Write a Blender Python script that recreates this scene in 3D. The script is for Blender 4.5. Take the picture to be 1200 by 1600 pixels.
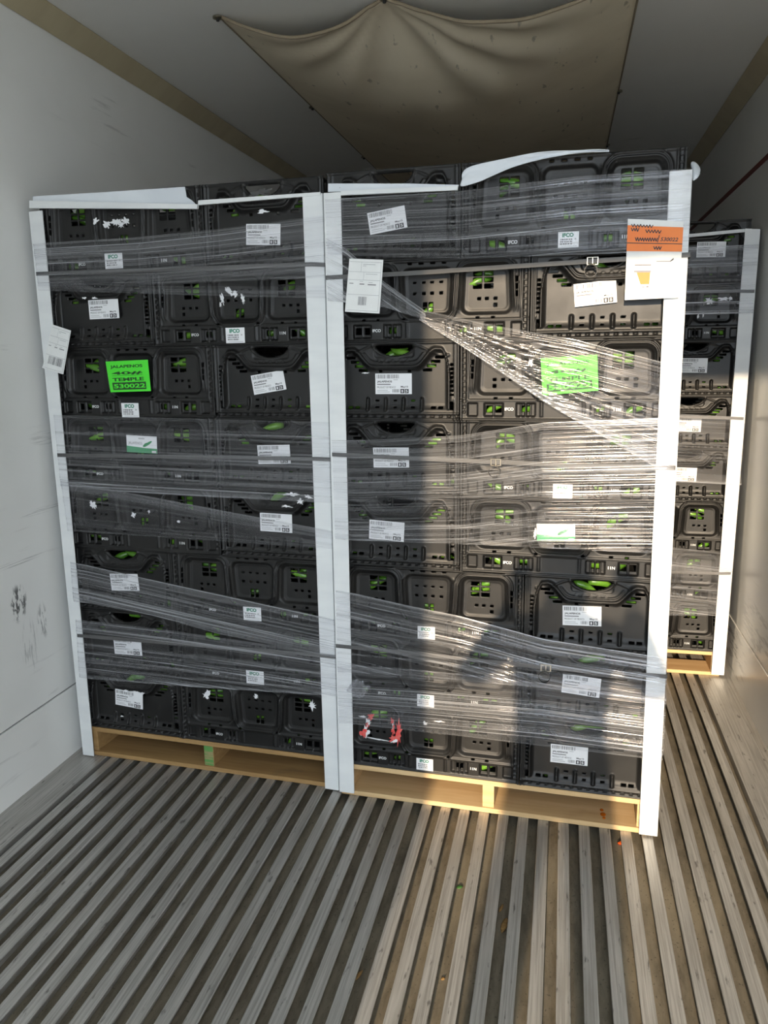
import bpy, bmesh, math, random
import numpy as np
from mathutils import Vector, Matrix

random.seed(7)
scene = bpy.context.scene
COL = scene.collection
for o in list(bpy.data.objects):
    bpy.data.objects.remove(o)

# ------------------------------------------------------------------ camera
F_PX = 1250.25
CAM = Vector((0.700, -2.4019, 1.4760))
YAW, PITCH, ROLL = 0.21948, -0.19629, -0.01396
_fwd = Vector((-math.sin(YAW) * math.cos(PITCH), math.cos(YAW) * math.cos(PITCH), math.sin(PITCH)))
_rt = Vector((math.cos(YAW), math.sin(YAW), 0))
_up = _rt.cross(_fwd)
RT = _rt * math.cos(ROLL) + _up * math.sin(ROLL)
UP = -_rt * math.sin(ROLL) + _up * math.cos(ROLL)
FW = _fwd
cd = bpy.data.cameras.new('camera')
cam = bpy.data.objects.new('camera', cd)
COL.objects.link(cam)
cd.sensor_fit = 'VERTICAL'
cd.sensor_height = 32.0
cd.lens = F_PX / 1600.0 * 32.0
cd.clip_start = 0.02
cam.matrix_world = Matrix(((RT.x, UP.x, -FW.x, CAM.x), (RT.y, UP.y, -FW.y, CAM.y), (RT.z, UP.z, -FW.z, CAM.z), (0, 0, 0, 1)))
scene.camera = cam

# ------------------------------------------------------------------ light
SUN_EL, SUN_AZ = math.radians(14.7), math.radians(1.4)
w = bpy.data.worlds.new('sky'); scene.world = w; w.use_nodes = True
nt = w.node_tree; nt.nodes.clear()
# even, hazy pale blue sky
bg = nt.nodes.new('ShaderNodeBackground'); bg.inputs[0].default_value = (0.80, 0.90, 1.0, 1); bg.inputs[1].default_value = 10.0
wo = nt.nodes.new('ShaderNodeOutputWorld')
nt.links.new(bg.outputs[0], wo.inputs[0])
sl = bpy.data.lights.new('sun', 'SUN'); sl.energy = 7.0; sl.angle = math.radians(0.7); sl.color = (1.0, 0.78, 0.53)
sun = bpy.data.objects.new('sun', sl); COL.objects.link(sun)
_sd = Vector((math.sin(SUN_AZ) * math.cos(SUN_EL), math.cos(SUN_AZ) * math.cos(SUN_EL), -math.sin(SUN_EL)))
sun.rotation_euler = _sd.to_track_quat('-Z', 'Y').to_euler()
sun.location = (0.7, -9, 4)
pl = bpy.data.lights.new('doorway_portal', 'AREA'); pl.shape = 'RECTANGLE'; pl.size = 1.27; pl.size_y = 2.6
pl.cycles.is_portal = True
po = bpy.data.objects.new('doorway_portal', pl); COL.objects.link(po)
po.location = (0.845, -3.46, 1.3); po.rotation_euler = (math.radians(90), 0, 0)
scene.view_settings.view_transform = 'Standard'
scene.view_settings.look = 'None'
scene.view_settings.gamma = 1.0
scene.view_settings.use_curve_mapping = False
scene.view_settings.exposure = 0.0

# ------------------------------------------------------------------ materials
def nodes_of(name):
    m = bpy.data.materials.new(name); m.use_nodes = True
    t = m.node_tree; t.nodes.clear()
    out = t.nodes.new('ShaderNodeOutputMaterial')
    return m, t, out

def N(t, typ, **kw):
    n = t.nodes.new(typ)
    for k, v in kw.items():
        setattr(n, k, v)
    return n

def mixc(t, fac, a, b, blend='MIX'):
    n = t.nodes.new('ShaderNodeMix'); n.data_type = 'RGBA'; n.blend_type = blend
    for sock, v in ((n.inputs[0], fac), (n.inputs[6], a), (n.inputs[7], b)):
        if hasattr(v, 'links'):
            t.links.new(v, sock)
        else:
            sock.default_value = v if isinstance(v, (int, float)) else (*v[:3], 1)
    return n.outputs[2]

def mth(t, op, a, b=0.0, c=None, clamp=False):
    n = t.nodes.new('ShaderNodeMath'); n.operation = op; n.use_clamp = clamp
    for i, v in enumerate((a, b, c)):
        if v is None: continue
        if hasattr(v, 'links'): t.links.new(v, n.inputs[i])
        else: n.inputs[i].default_value = v
    return n.outputs[0]

def rng(t, val, a, b, c=0.0, d=1.0):
    n = t.nodes.new('ShaderNodeMapRange'); n.interpolation_type = 'SMOOTHSTEP'
    t.links.new(val, n.inputs[0])
    for i, v in enumerate((a, b, c, d)): n.inputs[i + 1].default_value = v
    return n.outputs[0]

def noise(t, coord, scale=(1, 1, 1), s=1.0, detail=4.0, rough=0.55, loc=(0, 0, 0)):
    mp = t.nodes.new('ShaderNodeMapping'); mp.inputs['Scale'].default_value = scale; mp.inputs['Location'].default_value = loc
    t.links.new(coord, mp.inputs[0])
    n = t.nodes.new('ShaderNodeTexNoise'); n.inputs['Scale'].default_value = s
    n.inputs['Detail'].default_value = detail; n.inputs['Roughness'].default_value = rough
    t.links.new(mp.outputs[0], n.inputs['Vector'])
    return n.outputs[0]

def world_pos(t):
    return t.nodes.new('ShaderNodeNewGeometry').outputs['Position']

def obj_pos(t):
    return t.nodes.new('ShaderNodeTexCoord').outputs['Object']

def bsdf(t, out, color, rough=0.5, metal=0.0, spec=0.5, normal=None):
    b = t.nodes.new('ShaderNodeBsdfPrincipled')
    for sock, v in ((b.inputs['Base Color'], color), (b.inputs['Roughness'], rough), (b.inputs['Metallic'], metal), (b.inputs['Specular IOR Level'], spec)):
        if hasattr(v, 'links'): t.links.new(v, sock)
        else: sock.default_value = v if isinstance(v, (int, float)) else (*v[:3], 1)
    if normal is not None: t.links.new(normal, b.inputs['Normal'])
    t.links.new(b.outputs[0], out.inputs[0])
    return b

def bump(t, h, strength=0.3, dist=0.002):
    n = t.nodes.new('ShaderNodeBump'); n.inputs['Strength'].default_value = strength; n.inputs['Distance'].default_value = dist
    t.links.new(h, n.inputs['Height'])
    return n.outputs[0]

M = {}
def simple(name, c1, c2=None, rough=0.5, metal=0.0, spec=0.5, sc=(8, 8, 8), bump_s=0.0, bump_d=0.001, lo=0.35, hi=0.65, coord='w', detail=4):
    m, t, out = nodes_of(name)
    p = world_pos(t) if coord == 'w' else obj_pos(t)
    n = noise(t, p, sc, 1.0, detail)
    col = mixc(t, rng(t, n, lo, hi), c1, c2 if c2 else tuple(x * 0.85 for x in c1))
    nm = bump(t, n, bump_s, bump_d) if bump_s else None
    bsdf(t, out, col, rough, metal, spec, nm)
    M[name] = m
    return m

# black crate plastic with a little dust
m, t, out = nodes_of('black_plastic')
p = world_pos(t)
n1 = noise(t, p, (9, 9, 9), 1.0, 5); n2 = noise(t, p, (900, 900, 900), 1.0, 1)
col = mixc(t, rng(t, n1, 0.35, 0.75), (0.006, 0.006, 0.006), (0.012, 0.0115, 0.011))
bsdf(t, out, col, rng(t, n1, 0.3, 0.7, 0.42, 0.52), 0.0, 0.45, bump(t, n2, 0.12, 0.0006))
M['black_plastic'] = m
simple('black_inner', (0.010, 0.010, 0.010), rough=0.7)
simple('white_board', (0.78, 0.80, 0.80), (0.72, 0.74, 0.75), rough=0.45, sc=(3, 3, 14))
simple('white_sheet', (0.74, 0.78, 0.82), (0.66, 0.70, 0.75), rough=0.5, sc=(5, 5, 5))
simple('paper', (0.80, 0.81, 0.80), (0.76, 0.77, 0.76), rough=0.6, sc=(20, 20, 20))
simple('label_paper', (0.82, 0.83, 0.85), (0.79, 0.80, 0.82), rough=0.5, sc=(20, 20, 20))
simple('ink', (0.03, 0.03, 0.035), rough=0.6)
simple('ink_grey', (0.22, 0.22, 0.23), rough=0.6)
simple('ink_pale', (0.48, 0.49, 0.50), rough=0.6)
simple('ink_green', (0.02, 0.22, 0.13), rough=0.6)
simple('brand_green', (0.05, 0.32, 0.13), (0.07, 0.36, 0.17), rough=0.5)
simple('print_white', (0.75, 0.77, 0.78), rough=0.5)
simple('sign_green', (0.085, 0.80, 0.045), (0.075, 0.74, 0.035), rough=0.55, sc=(5, 5, 5))
simple('sign_ink', (0.01, 0.07, 0.012), rough=0.6)
simple('orange_paper', (0.85, 0.22, 0.035), (0.80, 0.19, 0.03), rough=0.55)
simple('torn_red', (0.75, 0.05, 0.05), (0.70, 0.14, 0.12), rough=0.5, sc=(90, 90, 90))
simple('strap_grey', (0.085, 0.083, 0.08), (0.06, 0.06, 0.06), rough=0.5, sc=(4, 4, 4))
simple('buckle_metal', (0.45, 0.43, 0.38), (0.30, 0.28, 0.24), rough=0.3, metal=0.8)
simple('pepper_green', (0.14, 0.31, 0.03), (0.06, 0.18, 0.015), rough=0.28, spec=0.5, sc=(14, 14, 14))
simple('pepper_red', (0.8, 0.12, 0.01), (0.6, 0.05, 0.01), rough=0.35, sc=(60, 60, 60))
simple('stem_green', (0.25, 0.38, 0.07), rough=0.5)
simple('leaf_brown', (0.33, 0.20, 0.07), (0.22, 0.12, 0.04), rough=0.7, sc=(90, 90, 90))
simple('leaf_green', (0.05, 0.16, 0.03), rough=0.6)
simple('sap_orange', (0.62, 0.16, 0.01), (0.42, 0.09, 0.01), rough=0.2, sc=(70, 70, 70))
simple('trim_tan', (0.52, 0.45, 0.30), (0.46, 0.39, 0.26), rough=0.5, sc=(2, 6, 2))
simple('red_stripe', (0.17, 0.035, 0.03), rough=0.5)
simple('asphalt', (0.46, 0.44, 0.40), (0.38, 0.365, 0.335), rough=0.9, sc=(3, 3, 3))
simple('jacket', (0.04, 0.05, 0.08), rough=0.9)
simple('trousers', (0.10, 0.10, 0.11), rough=0.9)
simple('skin', (0.50, 0.30, 0.20), rough=0.5)
simple('hair', (0.02, 0.015, 0.01), rough=0.6)
simple('phone_black', (0.02, 0.02, 0.02), rough=0.3)
simple('grommet', (0.30, 0.27, 0.20), rough=0.35, metal=0.8)
simple('dark_metal', (0.05, 0.05, 0.05), rough=0.5, metal=0.5)
simple('green_paint', (0.10, 0.28, 0.07), (0.30, 0.26, 0.12), rough=0.7, sc=(10, 10, 110), lo=0.45, hi=0.6)

def wood(name, a, b, c):
    m, t, out = nodes_of(name)
    p = obj_pos(t)
    g = noise(t, p, (2.2, 30, 60), 1.0, 6, 0.6)
    k = noise(t, p, (5, 9, 14), 1.0, 3)
    col = mixc(t, rng(t, g, 0.35, 0.7), a, b)
    col = mixc(t, rng(t, k, 0.62, 0.8, 0, 0.7), col, c)
    bsdf(t, out, col, 0.7, 0, 0.3, bump(t, g, 0.25, 0.001))
    M[name] = m
wood('wood_old', (0.40, 0.25, 0.105), (0.30, 0.175, 0.07), (0.20, 0.13, 0.07))
wood('wood_new', (0.66, 0.47, 0.25), (0.56, 0.37, 0.18), (0.46, 0.29, 0.14))

# aluminium floor ribs: dull, scratched lengthwise, dirty
m, t, out = nodes_of('floor_aluminium')
p = world_pos(t)
g = noise(t, p, (170, 3.0, 30), 1.0, 6, 0.65); k = noise(t, p, (7, 1.6, 3), 1.0, 5); d = noise(t, p, (60, 14, 30), 1.0, 4)
col = mixc(t, rng(t, g, 0.33, 0.7), (0.53, 0.515, 0.485), (0.31, 0.295, 0.27))
col = mixc(t, rng(t, k, 0.5, 0.72, 0, 0.55), col, (0.33, 0.305, 0.265))
col = mixc(t, rng(t, d, 0.62, 0.72, 0, 0.75), col, (0.10, 0.095, 0.085))
bsdf(t, out, col, rng(t, k, 0.3, 0.7, 0.34, 0.52), 0.45, 0.5, bump(t, g, 0.25, 0.0008))
M['floor_aluminium'] = m
m, t, out = nodes_of('floor_dirt')
p = world_pos(t)
g = noise(t, p, (40, 9, 30), 1.0, 6, 0.65); k = noise(t, p, (6, 2, 3), 1.0, 4); d = noise(t, p, (160, 120, 100), 1.0, 3)
col = mixc(t, rng(t, g, 0.35, 0.7), (0.22, 0.19, 0.14), (0.125, 0.105, 0.075))
col = mixc(t, rng(t, k, 0.45, 0.7, 0, 0.6), col, (0.31, 0.265, 0.185))
col = mixc(t, rng(t, d, 0.62, 0.7, 0, 0.7), col, (0.05, 0.045, 0.035))
bsdf(t, out, col, rng(t, k, 0.3, 0.7, 0.35, 0.75), 0.15, 0.5, bump(t, d, 0.3, 0.001))
M['floor_dirt'] = m

# trailer walls: off-white glass-fibre liner with scuffs
def wall_mat(name, base, dirt, rough, scuffs):
    m, t, out = nodes_of(name)
    p = world_pos(t)
    k = noise(t, p, (1.5, 1.5, 2.5), 1.0, 5)
    st = noise(t, p, (2, 2.5, 34), 1.0, 5, 0.6)
    col = mixc(t, rng(t, k, 0.4, 0.75, 0, 0.5), base, dirt)
    s2 = noise(t, p, (3, 3, 3.5), 1.0, 2, loc=(3.1, 1.7, 0))
    fac = mth(t, 'MULTIPLY', rng(t, st, 0.60, 0.72), rng(t, s2, 0.5, 0.68))
    col = mixc(t, mth(t, 'MULTIPLY', fac, 0.35), col, tuple(x * 0.35 for x in base))
    for (cy, cz, ry, rz, sy, sz, amt) in scuffs:
        mp = N(t, 'ShaderNodeMapping'); t.links.new(p, mp.inputs[0])
        mp.inputs['Location'].default_value = (0, -cy / ry, -cz / rz); mp.inputs['Scale'].default_value = (0, 1 / ry, 1 / rz)
        ln = N(t, 'ShaderNodeVectorMath', operation='LENGTH'); t.links.new(mp.outputs[0], ln.inputs[0])
        f = mth(t, 'MULTIPLY', rng(t, ln.outputs['Value'], 0.6, 1.1, 1, 0), rng(t, noise(t, p, (1, sy, sz), 1.0, 5, 0.65), 0.50, 0.58))
        col = mixc(t, mth(t, 'MULTIPLY', f, amt), col, (0.035, 0.035, 0.035))
    bsdf(t, out, col, rough, 0, 0.4, bump(t, k, 0.15, 0.004))
    M[name] = m
wall_mat('wall_liner', (0.86, 0.86, 0.84), (0.78, 0.775, 0.75), 0.35,
         [(-0.135, 0.66, 0.045, 0.07, 60, 22, 0.9), (-0.02, 0.56, 0.03, 0.07, 50, 12, 0.5), (0.05, 0.95, 0.14, 0.012, 6, 260, 0.3), (-0.15, 0.80, 0.22, 0.012, 4, 300, 0.35), (0.1, 1.2, 0.1, 0.03, 10, 160, 0.2), (-0.1, 0.50, 0.05, 0.10, 90, 10, 0.3), (-0.3, 1.75, 0.2, 0.12, 40, 12, 0.2)])
wall_mat('wall_liner_right', (0.82, 0.81, 0.77), (0.70, 0.68, 0.63), 0.28, [(1.3, 0.14, 0.3, 0.12, 8, 60, 0.6), (0.9, 0.35, 0.3, 0.12, 8, 60, 0.4)])
wall_mat('ceiling_liner', (0.82, 0.81, 0.78), (0.75, 0.74, 0.71), 0.45, [])
# fabric of the air duct
m, t, out = nodes_of('duct_fabric')
p = world_pos(t)
k = noise(t, p, (2, 3, 2), 1.0, 5); f = noise(t, p, (300, 300, 300), 1.0, 2); s = noise(t, p, (26, 9, 10), 1.0, 3)
col = mixc(t, rng(t, k, 0.35, 0.7), (0.78, 0.69, 0.53), (0.70, 0.61, 0.46))
col = mixc(t, rng(t, s, 0.66, 0.72, 0, 0.5), col, (0.16, 0.13, 0.09))
bsdf(t, out, col, 0.8, 0, 0.2, bump(t, f, 0.2, 0.0005))
M['duct_fabric'] = m
simple('duct_hem', (0.30, 0.24, 0.165), rough=0.8)

# stretch film: clear sheet, milky where gathered; pale streaks also paint in sky reflections
def film_mat(name, veil, streak, vs):
    m, t, out = nodes_of(name)
    uv = N(t, 'ShaderNodeUVMap').outputs[0]
    fine = noise(t, uv, (0.45, 230 * vs, 1), 1.0, 3, 0.5)
    broad = noise(t, uv, (0.45, 22 * vs, 1), 1.0, 2, 0.5, loc=(5.3, 2.1, 0))
    edge = N(t, 'ShaderNodeAttribute', attribute_name='gather_glint').outputs['Fac']
    a = mth(t, 'MULTIPLY', rng(t, fine, 0.49, 0.62), rng(t, broad, 0.36, 0.62, 0.12, 1.0))
    a = mth(t, 'MULTIPLY', a, streak)
    a = mth(t, 'ADD', a, mth(t, 'MULTIPLY', rng(t, broad, 0.45, 0.7), streak * 0.3))
    a = mth(t, 'ADD', a, mth(t, 'MULTIPLY', mth(t, 'MULTIPLY', edge, rng(t, fine, 0.3, 0.65, 0.35, 1.0)), 0.31))
    a = mth(t, 'ADD', a, veil, clamp=True)
    hb = noise(t, uv, (0.4, 210 * vs, 1), 1.0, 1, 0.5, loc=(9.3, 0.4, 0))
    flute = noise(t, uv, (7, 3, 1), 1.0, 1, 0.5, loc=(2.2, 4.4, 0))
    hb2 = mth(t, 'ADD', mth(t, 'ADD', mth(t, 'MULTIPLY', hb, 0.62), mth(t, 'MULTIPLY', broad, 0.5)), mth(t, 'MULTIPLY', flute, 0.5))
    nm = bump(t, hb2, 1.0, 0.0045)
    df = N(t, 'ShaderNodeBsdfDiffuse'); df.inputs[0].default_value = (0.78, 0.80, 0.84, 1)
    tr = N(t, 'ShaderNodeBsdfTranslucent'); tr.inputs[0].default_value = (0.7, 0.7, 0.72, 1)
    md = N(t, 'ShaderNodeMixShader'); md.inputs[0].default_value = 0.45
    t.links.new(df.outputs[0], md.inputs[1]); t.links.new(tr.outputs[0], md.inputs[2])
    tp = N(t, 'ShaderNodeBsdfTransparent'); tp.inputs[0].default_value = (0.97, 0.97, 0.98, 1)
    m1 = N(t, 'ShaderNodeMixShader'); t.links.new(a, m1.inputs[0]); t.links.new(tp.outputs[0], m1.inputs[1]); t.links.new(md.outputs[0], m1.inputs[2])
    gl = N(t, 'ShaderNodeBsdfGlossy'); gl.inputs['Roughness'].default_value = 0.13; gl.inputs[0].default_value = (0.95, 0.95, 1, 1)
    t.links.new(nm, gl.inputs['Normal'])
    m2 = N(t, 'ShaderNodeMixShader')
    t.links.new(mth(t, 'ADD', mth(t, 'MULTIPLY', a, 0.15), 0.009), m2.inputs[0])
    t.links.new(m1.outputs[0], m2.inputs[1]); t.links.new(gl.outputs[0], m2.inputs[2])
    t.links.new(m2.outputs[0], out.inputs[0])
    M[name] = m
film_mat('film_light', 0.016, 0.08, 1.0)
film_mat('film_dense', 0.022, 0.27, 1.0)
film_mat('film_rope', 0.10, 0.75, 1.4)

# ------------------------------------------------------------------ mesh helpers
class MB:
    def __init__(self):
        self.v = []; self.f = []; self.mi = []
    def quad(self, a, b, c, d, mi=0):
        i = len(self.v); self.v += [tuple(a), tuple(b), tuple(c), tuple(d)]; self.f.append((i, i + 1, i + 2, i + 3)); self.mi.append(mi)
    def poly(self, pts, mi=0):
        i = len(self.v); self.v += [tuple(p) for p in pts]; self.f.append(tuple(range(i, i + len(pts)))); self.mi.append(mi)
    def box(self, x0, y0, z0, x1, y1, z1, mi=0):
        i = len(self.v)
        self.v += [(x, y, z) for z in (z0, z1) for y in (y0, y1) for x in (x0, x1)]
        for q in ((0, 2, 3, 1), (4, 5, 7, 6), (0, 1, 5, 4), (2, 6, 7, 3), (0, 4, 6, 2), (1, 3, 7, 5)):
            self.f.append(tuple(i + k for k in q)); self.mi.append(mi)
    def hexa(self, lo, hi, mi=0):
        """lo: 4 points, hi: 4 matching points"""
        i = len(self.v); self.v += [tuple(p) for p in lo] + [tuple(p) for p in hi]
        for q in ((3, 2, 1, 0), (4, 5, 6, 7), (0, 1, 5, 4), (1, 2, 6, 5), (2, 3, 7, 6), (3, 0, 4, 7)):
            self.f.append(tuple(i + k for k in q)); self.mi.append(mi)
    def tube(self, pts, r, seg=8, mi=0, cap=True):
        i0 = len(self.v); n = len(pts)
        P = [Vector(p) for p in pts]
        for k, p in enumerate(P):
            d = (P[min(k + 1, n - 1)] - P[max(k - 1, 0)]).normalized()
            a = d.cross(Vector((0, 0, 1)) if abs(d.z) < 0.9 else Vector((1, 0, 0))).normalized(); b = d.cross(a)
            rr = r[k] if isinstance(r, (list, tuple)) else r
            for s in range(seg):
                an = 2 * math.pi * s / seg
                self.v.append(tuple(p + (a * math.cos(an) + b * math.sin(an)) * rr))
        for k in range(n - 1):
            for s in range(seg):
                s2 = (s + 1) % seg
                self.f.append((i0 + k * seg + s, i0 + k * seg + s2, i0 + (k + 1) * seg + s2, i0 + (k + 1) * seg + s)); self.mi.append(mi)
        if cap:
            self.f.append(tuple(i0 + s for s in range(seg))[::-1]); self.mi.append(mi)
            self.f.append(tuple(i0 + (n - 1) * seg + s for s in range(seg))); self.mi.append(mi)
    def mesh(self, name, mats, smooth=False):
        me = bpy.data.meshes.new(name)
        me.from_pydata(self.v, [], self.f)
        for m_ in (mats if isinstance(mats, (list, tuple)) else [mats]):
            me.materials.append(M[m_])
        if any(self.mi): me.polygons.foreach_set('material_index', self.mi)
        if smooth: me.polygons.foreach_set('use_smooth', [True] * len(self.f))
        me.update()
        return me
    def build(self, name, mats, parent=None, smooth=False):
        return link(name, self.mesh(name, mats, smooth), parent)

def link(name, me, parent=None):
    o = bpy.data.objects.new(name, me); COL.objects.link(o)
    if parent: o.parent = parent
    return o

def bevel(o, wd=0.002, seg=2):
    b = o.modifiers.new('bevel', 'BEVEL'); b.width = wd; b.segments = seg; b.limit_method = 'ANGLE'
    return o

def tag(o, label, cat, group=None):
    o['label'] = label; o['category'] = cat
    if group: o['group'] = group
    return o

def struct(o, label=None):
    o['kind'] = 'structure'
    if label: o['label'] = label
    return o

def empty(name, loc=(0, 0, 0), rz=0.0):
    o = bpy.data.objects.new(name, None); COL.objects.link(o); o.empty_display_size = 0.05
    o.location = loc; o.rotation_euler = (0, 0, rz)
    return o

_txt = {}
def text_geo(s, bold=0.0, shear=0.0):
    """flat outline of a text, centred, cap height 1, returns (verts2d, faces)"""
    key = (s, bold, shear)
    if key in _txt: return _txt[key]
    cu = bpy.data.curves.new('t', 'FONT'); cu.body = s; cu.size = 1.0; cu.resolution_u = 3; cu.offset = bold; cu.shear = shear
    ob = bpy.data.objects.new('t', cu); COL.objects.link(ob)
    bpy.context.view_layer.update()
    me = bpy.data.meshes.new_from_object(ob.evaluated_get(bpy.context.evaluated_depsgraph_get()))
    vs = [(v.co.x, v.co.y) for v in me.vertices]; fs = [tuple(p.vertices) for p in me.polygons]
    bpy.data.objects.remove(ob); bpy.data.curves.remove(cu); bpy.data.meshes.remove(me)
    x0 = min(v[0] for v in vs); x1 = max(v[0] for v in vs); y0 = min(v[1] for v in vs); y1 = max(v[1] for v in vs)
    r = ([((x - x0) / (x1 - x0), (y - y0) / (y1 - y0)) for x, y in vs], fs)
    _txt[key] = r
    return r

class Sheet:
    """flat print laid on a quad: corners c = [top-left, top-right, bottom-right, bottom-left] as 3D points; (s, t) run 0..1 from the top-left"""
    def __init__(self, c, normal=(0, -1, 0)):
        self.c = [Vector(p) for p in c]; self.n = Vector(normal); self.mb = MB()
    def at(self, s, t, h=0.0):
        a = self.c[0].lerp(self.c[1], s); b = self.c[3].lerp(self.c[2], s)
        return a.lerp(b, t) + self.n * h
    def paper(self, thick=0.0004, mi=0, bow=0.0, nseg=1):
        for k in range(nseg):
            s0, s1 = k / nseg, (k + 1) / nseg
            h0, h1 = bow * math.sin(math.pi * s0), bow * math.sin(math.pi * s1)
            lo = [self.at(s0, 1, h0), self.at(s1, 1, h1), self.at(s1, 0, h1), self.at(s0, 0, h0)]
            hi = [self.at(s0, 1, h0 + thick), self.at(s1, 1, h1 + thick), self.at(s1, 0, h1 + thick), self.at(s0, 0, h0 + thick)]
            self.mb.hexa(lo, hi, mi)
    def rect(self, s0, t0, s1, t1, mi=1, h=0.0008):
        self.mb.quad(self.at(s0, t1, h), self.at(s1, t1, h), self.at(s1, t0, h), self.at(s0, t0, h), mi)
    def text(self, s, s0, t0, s1, t1, mi=1, h=0.0008, bold=0.0, shear=0.0):
        vs, fs = text_geo(s, bold, shear)
        i = len(self.mb.v)
        self.mb.v += [tuple(self.at(s0 + (s1 - s0) * x, t1 + (t0 - t1) * y, h)) for x, y in vs]
        for f in fs:
            self.mb.f.append(tuple(i + k for k in f)); self.mb.mi.append(mi)
    def barcode(self, s0, t0, s1, t1, n=34, seed=3, mi=1):
        r = random.Random(seed); x = s0; st = (s1 - s0) / n
        while x < s1:
            wd = st * r.choice((0.35, 0.5, 0.9, 1.2)); self.rect(x, t0, min(x + wd, s1), t1, mi); x += wd + st * r.choice((0.4, 0.5, 0.9))

# ------------------------------------------------------------------ pixel -> place on a pallet's front
def ray(px, py):
    return FW + RT * ((px - 600.0) / F_PX) + UP * ((800.0 - py) / F_PX)

class Frame:
    """the frame of a pallet: x along its front, y into the trailer, z up"""
    def __init__(self, ox, oy, rz):
        self.o = Vector((ox, oy, 0)); self.rz = rz
        self.ex = Vector((math.cos(rz), math.sin(rz), 0)); self.ey = Vector((-math.sin(rz), math.cos(rz), 0))
    def w(self, x, y, z): return self.o + self.ex * x + self.ey * y + Vector((0, 0, z))
    def at(self, px, py, off=0.0):
        d = ray(px, py); c = CAM - self.o
        tt = (off - c.dot(self.ey)) / d.dot(self.ey)
        q = c + d * tt
        return Vector((q.dot(self.ex), off, q.z))

PITCHZ, DECK = 0.23230, 0.11413
LEFT = Frame(-1.010, 0.0256 + 0.0562 * 1.010, -0.0562)
RIGHT = Frame(0.002, 0.0, -0.0440)
FAR = Frame(0.440, 1.300, 0.0)

# ================================================================== the trailer
XL, XR, ZC, Y0, Y1 = -1.077, 1.490, 2.64, -3.42, 7.0
XM = 0.205

def bx(name, mats, x0, y0, z0, x1, y1, z1, parent=None):
    b = MB(); b.box(x0, y0, z0, x1, y1, z1); return b.build(name, mats, parent)

floor = struct(bx('floor', 'floor_dirt', XL - 0.05, Y0, -0.12, XR + 0.05, Y1, -0.032), 'ribbed aluminium trailer floor with dirty channels')
# T-shaped ribs running the length of the trailer
PIT, RW = 0.0632, 0.033
b = MB()
prof = [(-0.003, -0.032), (-0.003, -0.006), (-RW / 2, -0.005), (-RW / 2, -0.001), (-RW / 2 + 0.0015, 0), (RW / 2 - 0.0015, 0), (RW / 2, -0.001), (RW / 2, -0.005), (0.003, -0.006), (0.003, -0.032)]
i0 = len(prof)
b.v = [(x, Y0, z) for x, z in prof] + [(x, Y1, z) for x, z in prof]
for k in range(i0 - 1):
    b.f.append((k, k + 1, i0 + k + 1, i0 + k)); b.mi.append(0)
b.f.append(tuple(range(i0))[::-1]); b.mi.append(0)
rib_me = b.mesh('floor_rib', 'floor_aluminium')
nrib = 36
xs = XM - (nrib - 1) / 2 * PIT
for k in range(nrib):
    o = link('floor_rib', rib_me, floor); o.location = (xs + k * PIT, 0, 0)
edge_l = xs - PIT / 2; edge_r = xs + (nrib - 1) * PIT + PIT / 2
bevel(bx('side_strip', 'floor_aluminium', XL, Y0, -0.03, edge_l - 0.006, Y1, 0.0, floor))
bevel(bx('side_strip', 'floor_aluminium', edge_r + 0.006, Y0, -0.03, XR, Y1, 0.0, floor))

wl = struct(bx('wall_left', 'wall_liner', XL - 0.06, Y0, 0.2625, XL, Y1, ZC), 'off-white scuffed trailer side wall on the left')
bx('kick_plate', 'wall_liner', XL - 0.06, Y0, 0.0, XL + 0.004, Y1, 0.2585, wl)
bx('seam', 'dark_metal', XL - 0.06, Y0, 0.2585, XL - 0.003, Y1, 0.2625, wl)
wr = struct(bx('wall_right', 'wall_liner_right', XR, Y0, 0.2625, XR + 0.06, Y1, ZC), 'grey-beige trailer side wall on the right')
bx('kick_plate', 'wall_liner_right', XR - 0.004, Y0, 0.0, XR + 0.06, Y1, 0.2585, wr)
bx('seam', 'dark_metal', XR + 0.003, Y0, 0.2585, XR + 0.06, Y1, 0.2625, wr)
bx('load_stripe', 'red_stripe', XR - 0.002, Y0, 2.228, XR + 0.001, Y1, 2.252, wr)
struct(bx('wall_front', 'wall_liner', XL, Y1, 0, XR, Y1 + 0.06, ZC), 'end wall at the front of the trailer')
struct(bx('ceiling', 'ceiling_liner', XL - 0.06, Y0, ZC, XR + 0.06, Y1 + 0.06, ZC + 0.06), 'grey trailer ceiling')
b = MB(); b.hexa([(XL, Y0, ZC - 0.058), (XL + 0.004, Y0, ZC - 0.06), (XL + 0.068, Y0, ZC - 0.004), (XL + 0.066, Y0, ZC)],
                 [(XL, Y1, ZC - 0.058), (XL + 0.004, Y1, ZC - 0.06), (XL + 0.068, Y1, ZC - 0.004), (XL + 0.066, Y1, ZC)])
struct(b.build('trim_1', 'trim_tan'), 'tan cove trim between left wall and ceiling')
b = MB(); b.hexa([(XR, Y0, ZC - 0.058), (XR - 0.004, Y0, ZC - 0.06), (XR - 0.068, Y0, ZC - 0.004), (XR - 0.066, Y0, ZC)],
                 [(XR, Y1, ZC - 0.058), (XR - 0.004, Y1, ZC - 0.06), (XR - 0.068, Y1, ZC - 0.004), (XR - 0.066, Y1, ZC)])
struct(b.build('trim_2', 'trim_tan'), 'tan cove trim between right wall and ceiling')
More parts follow.
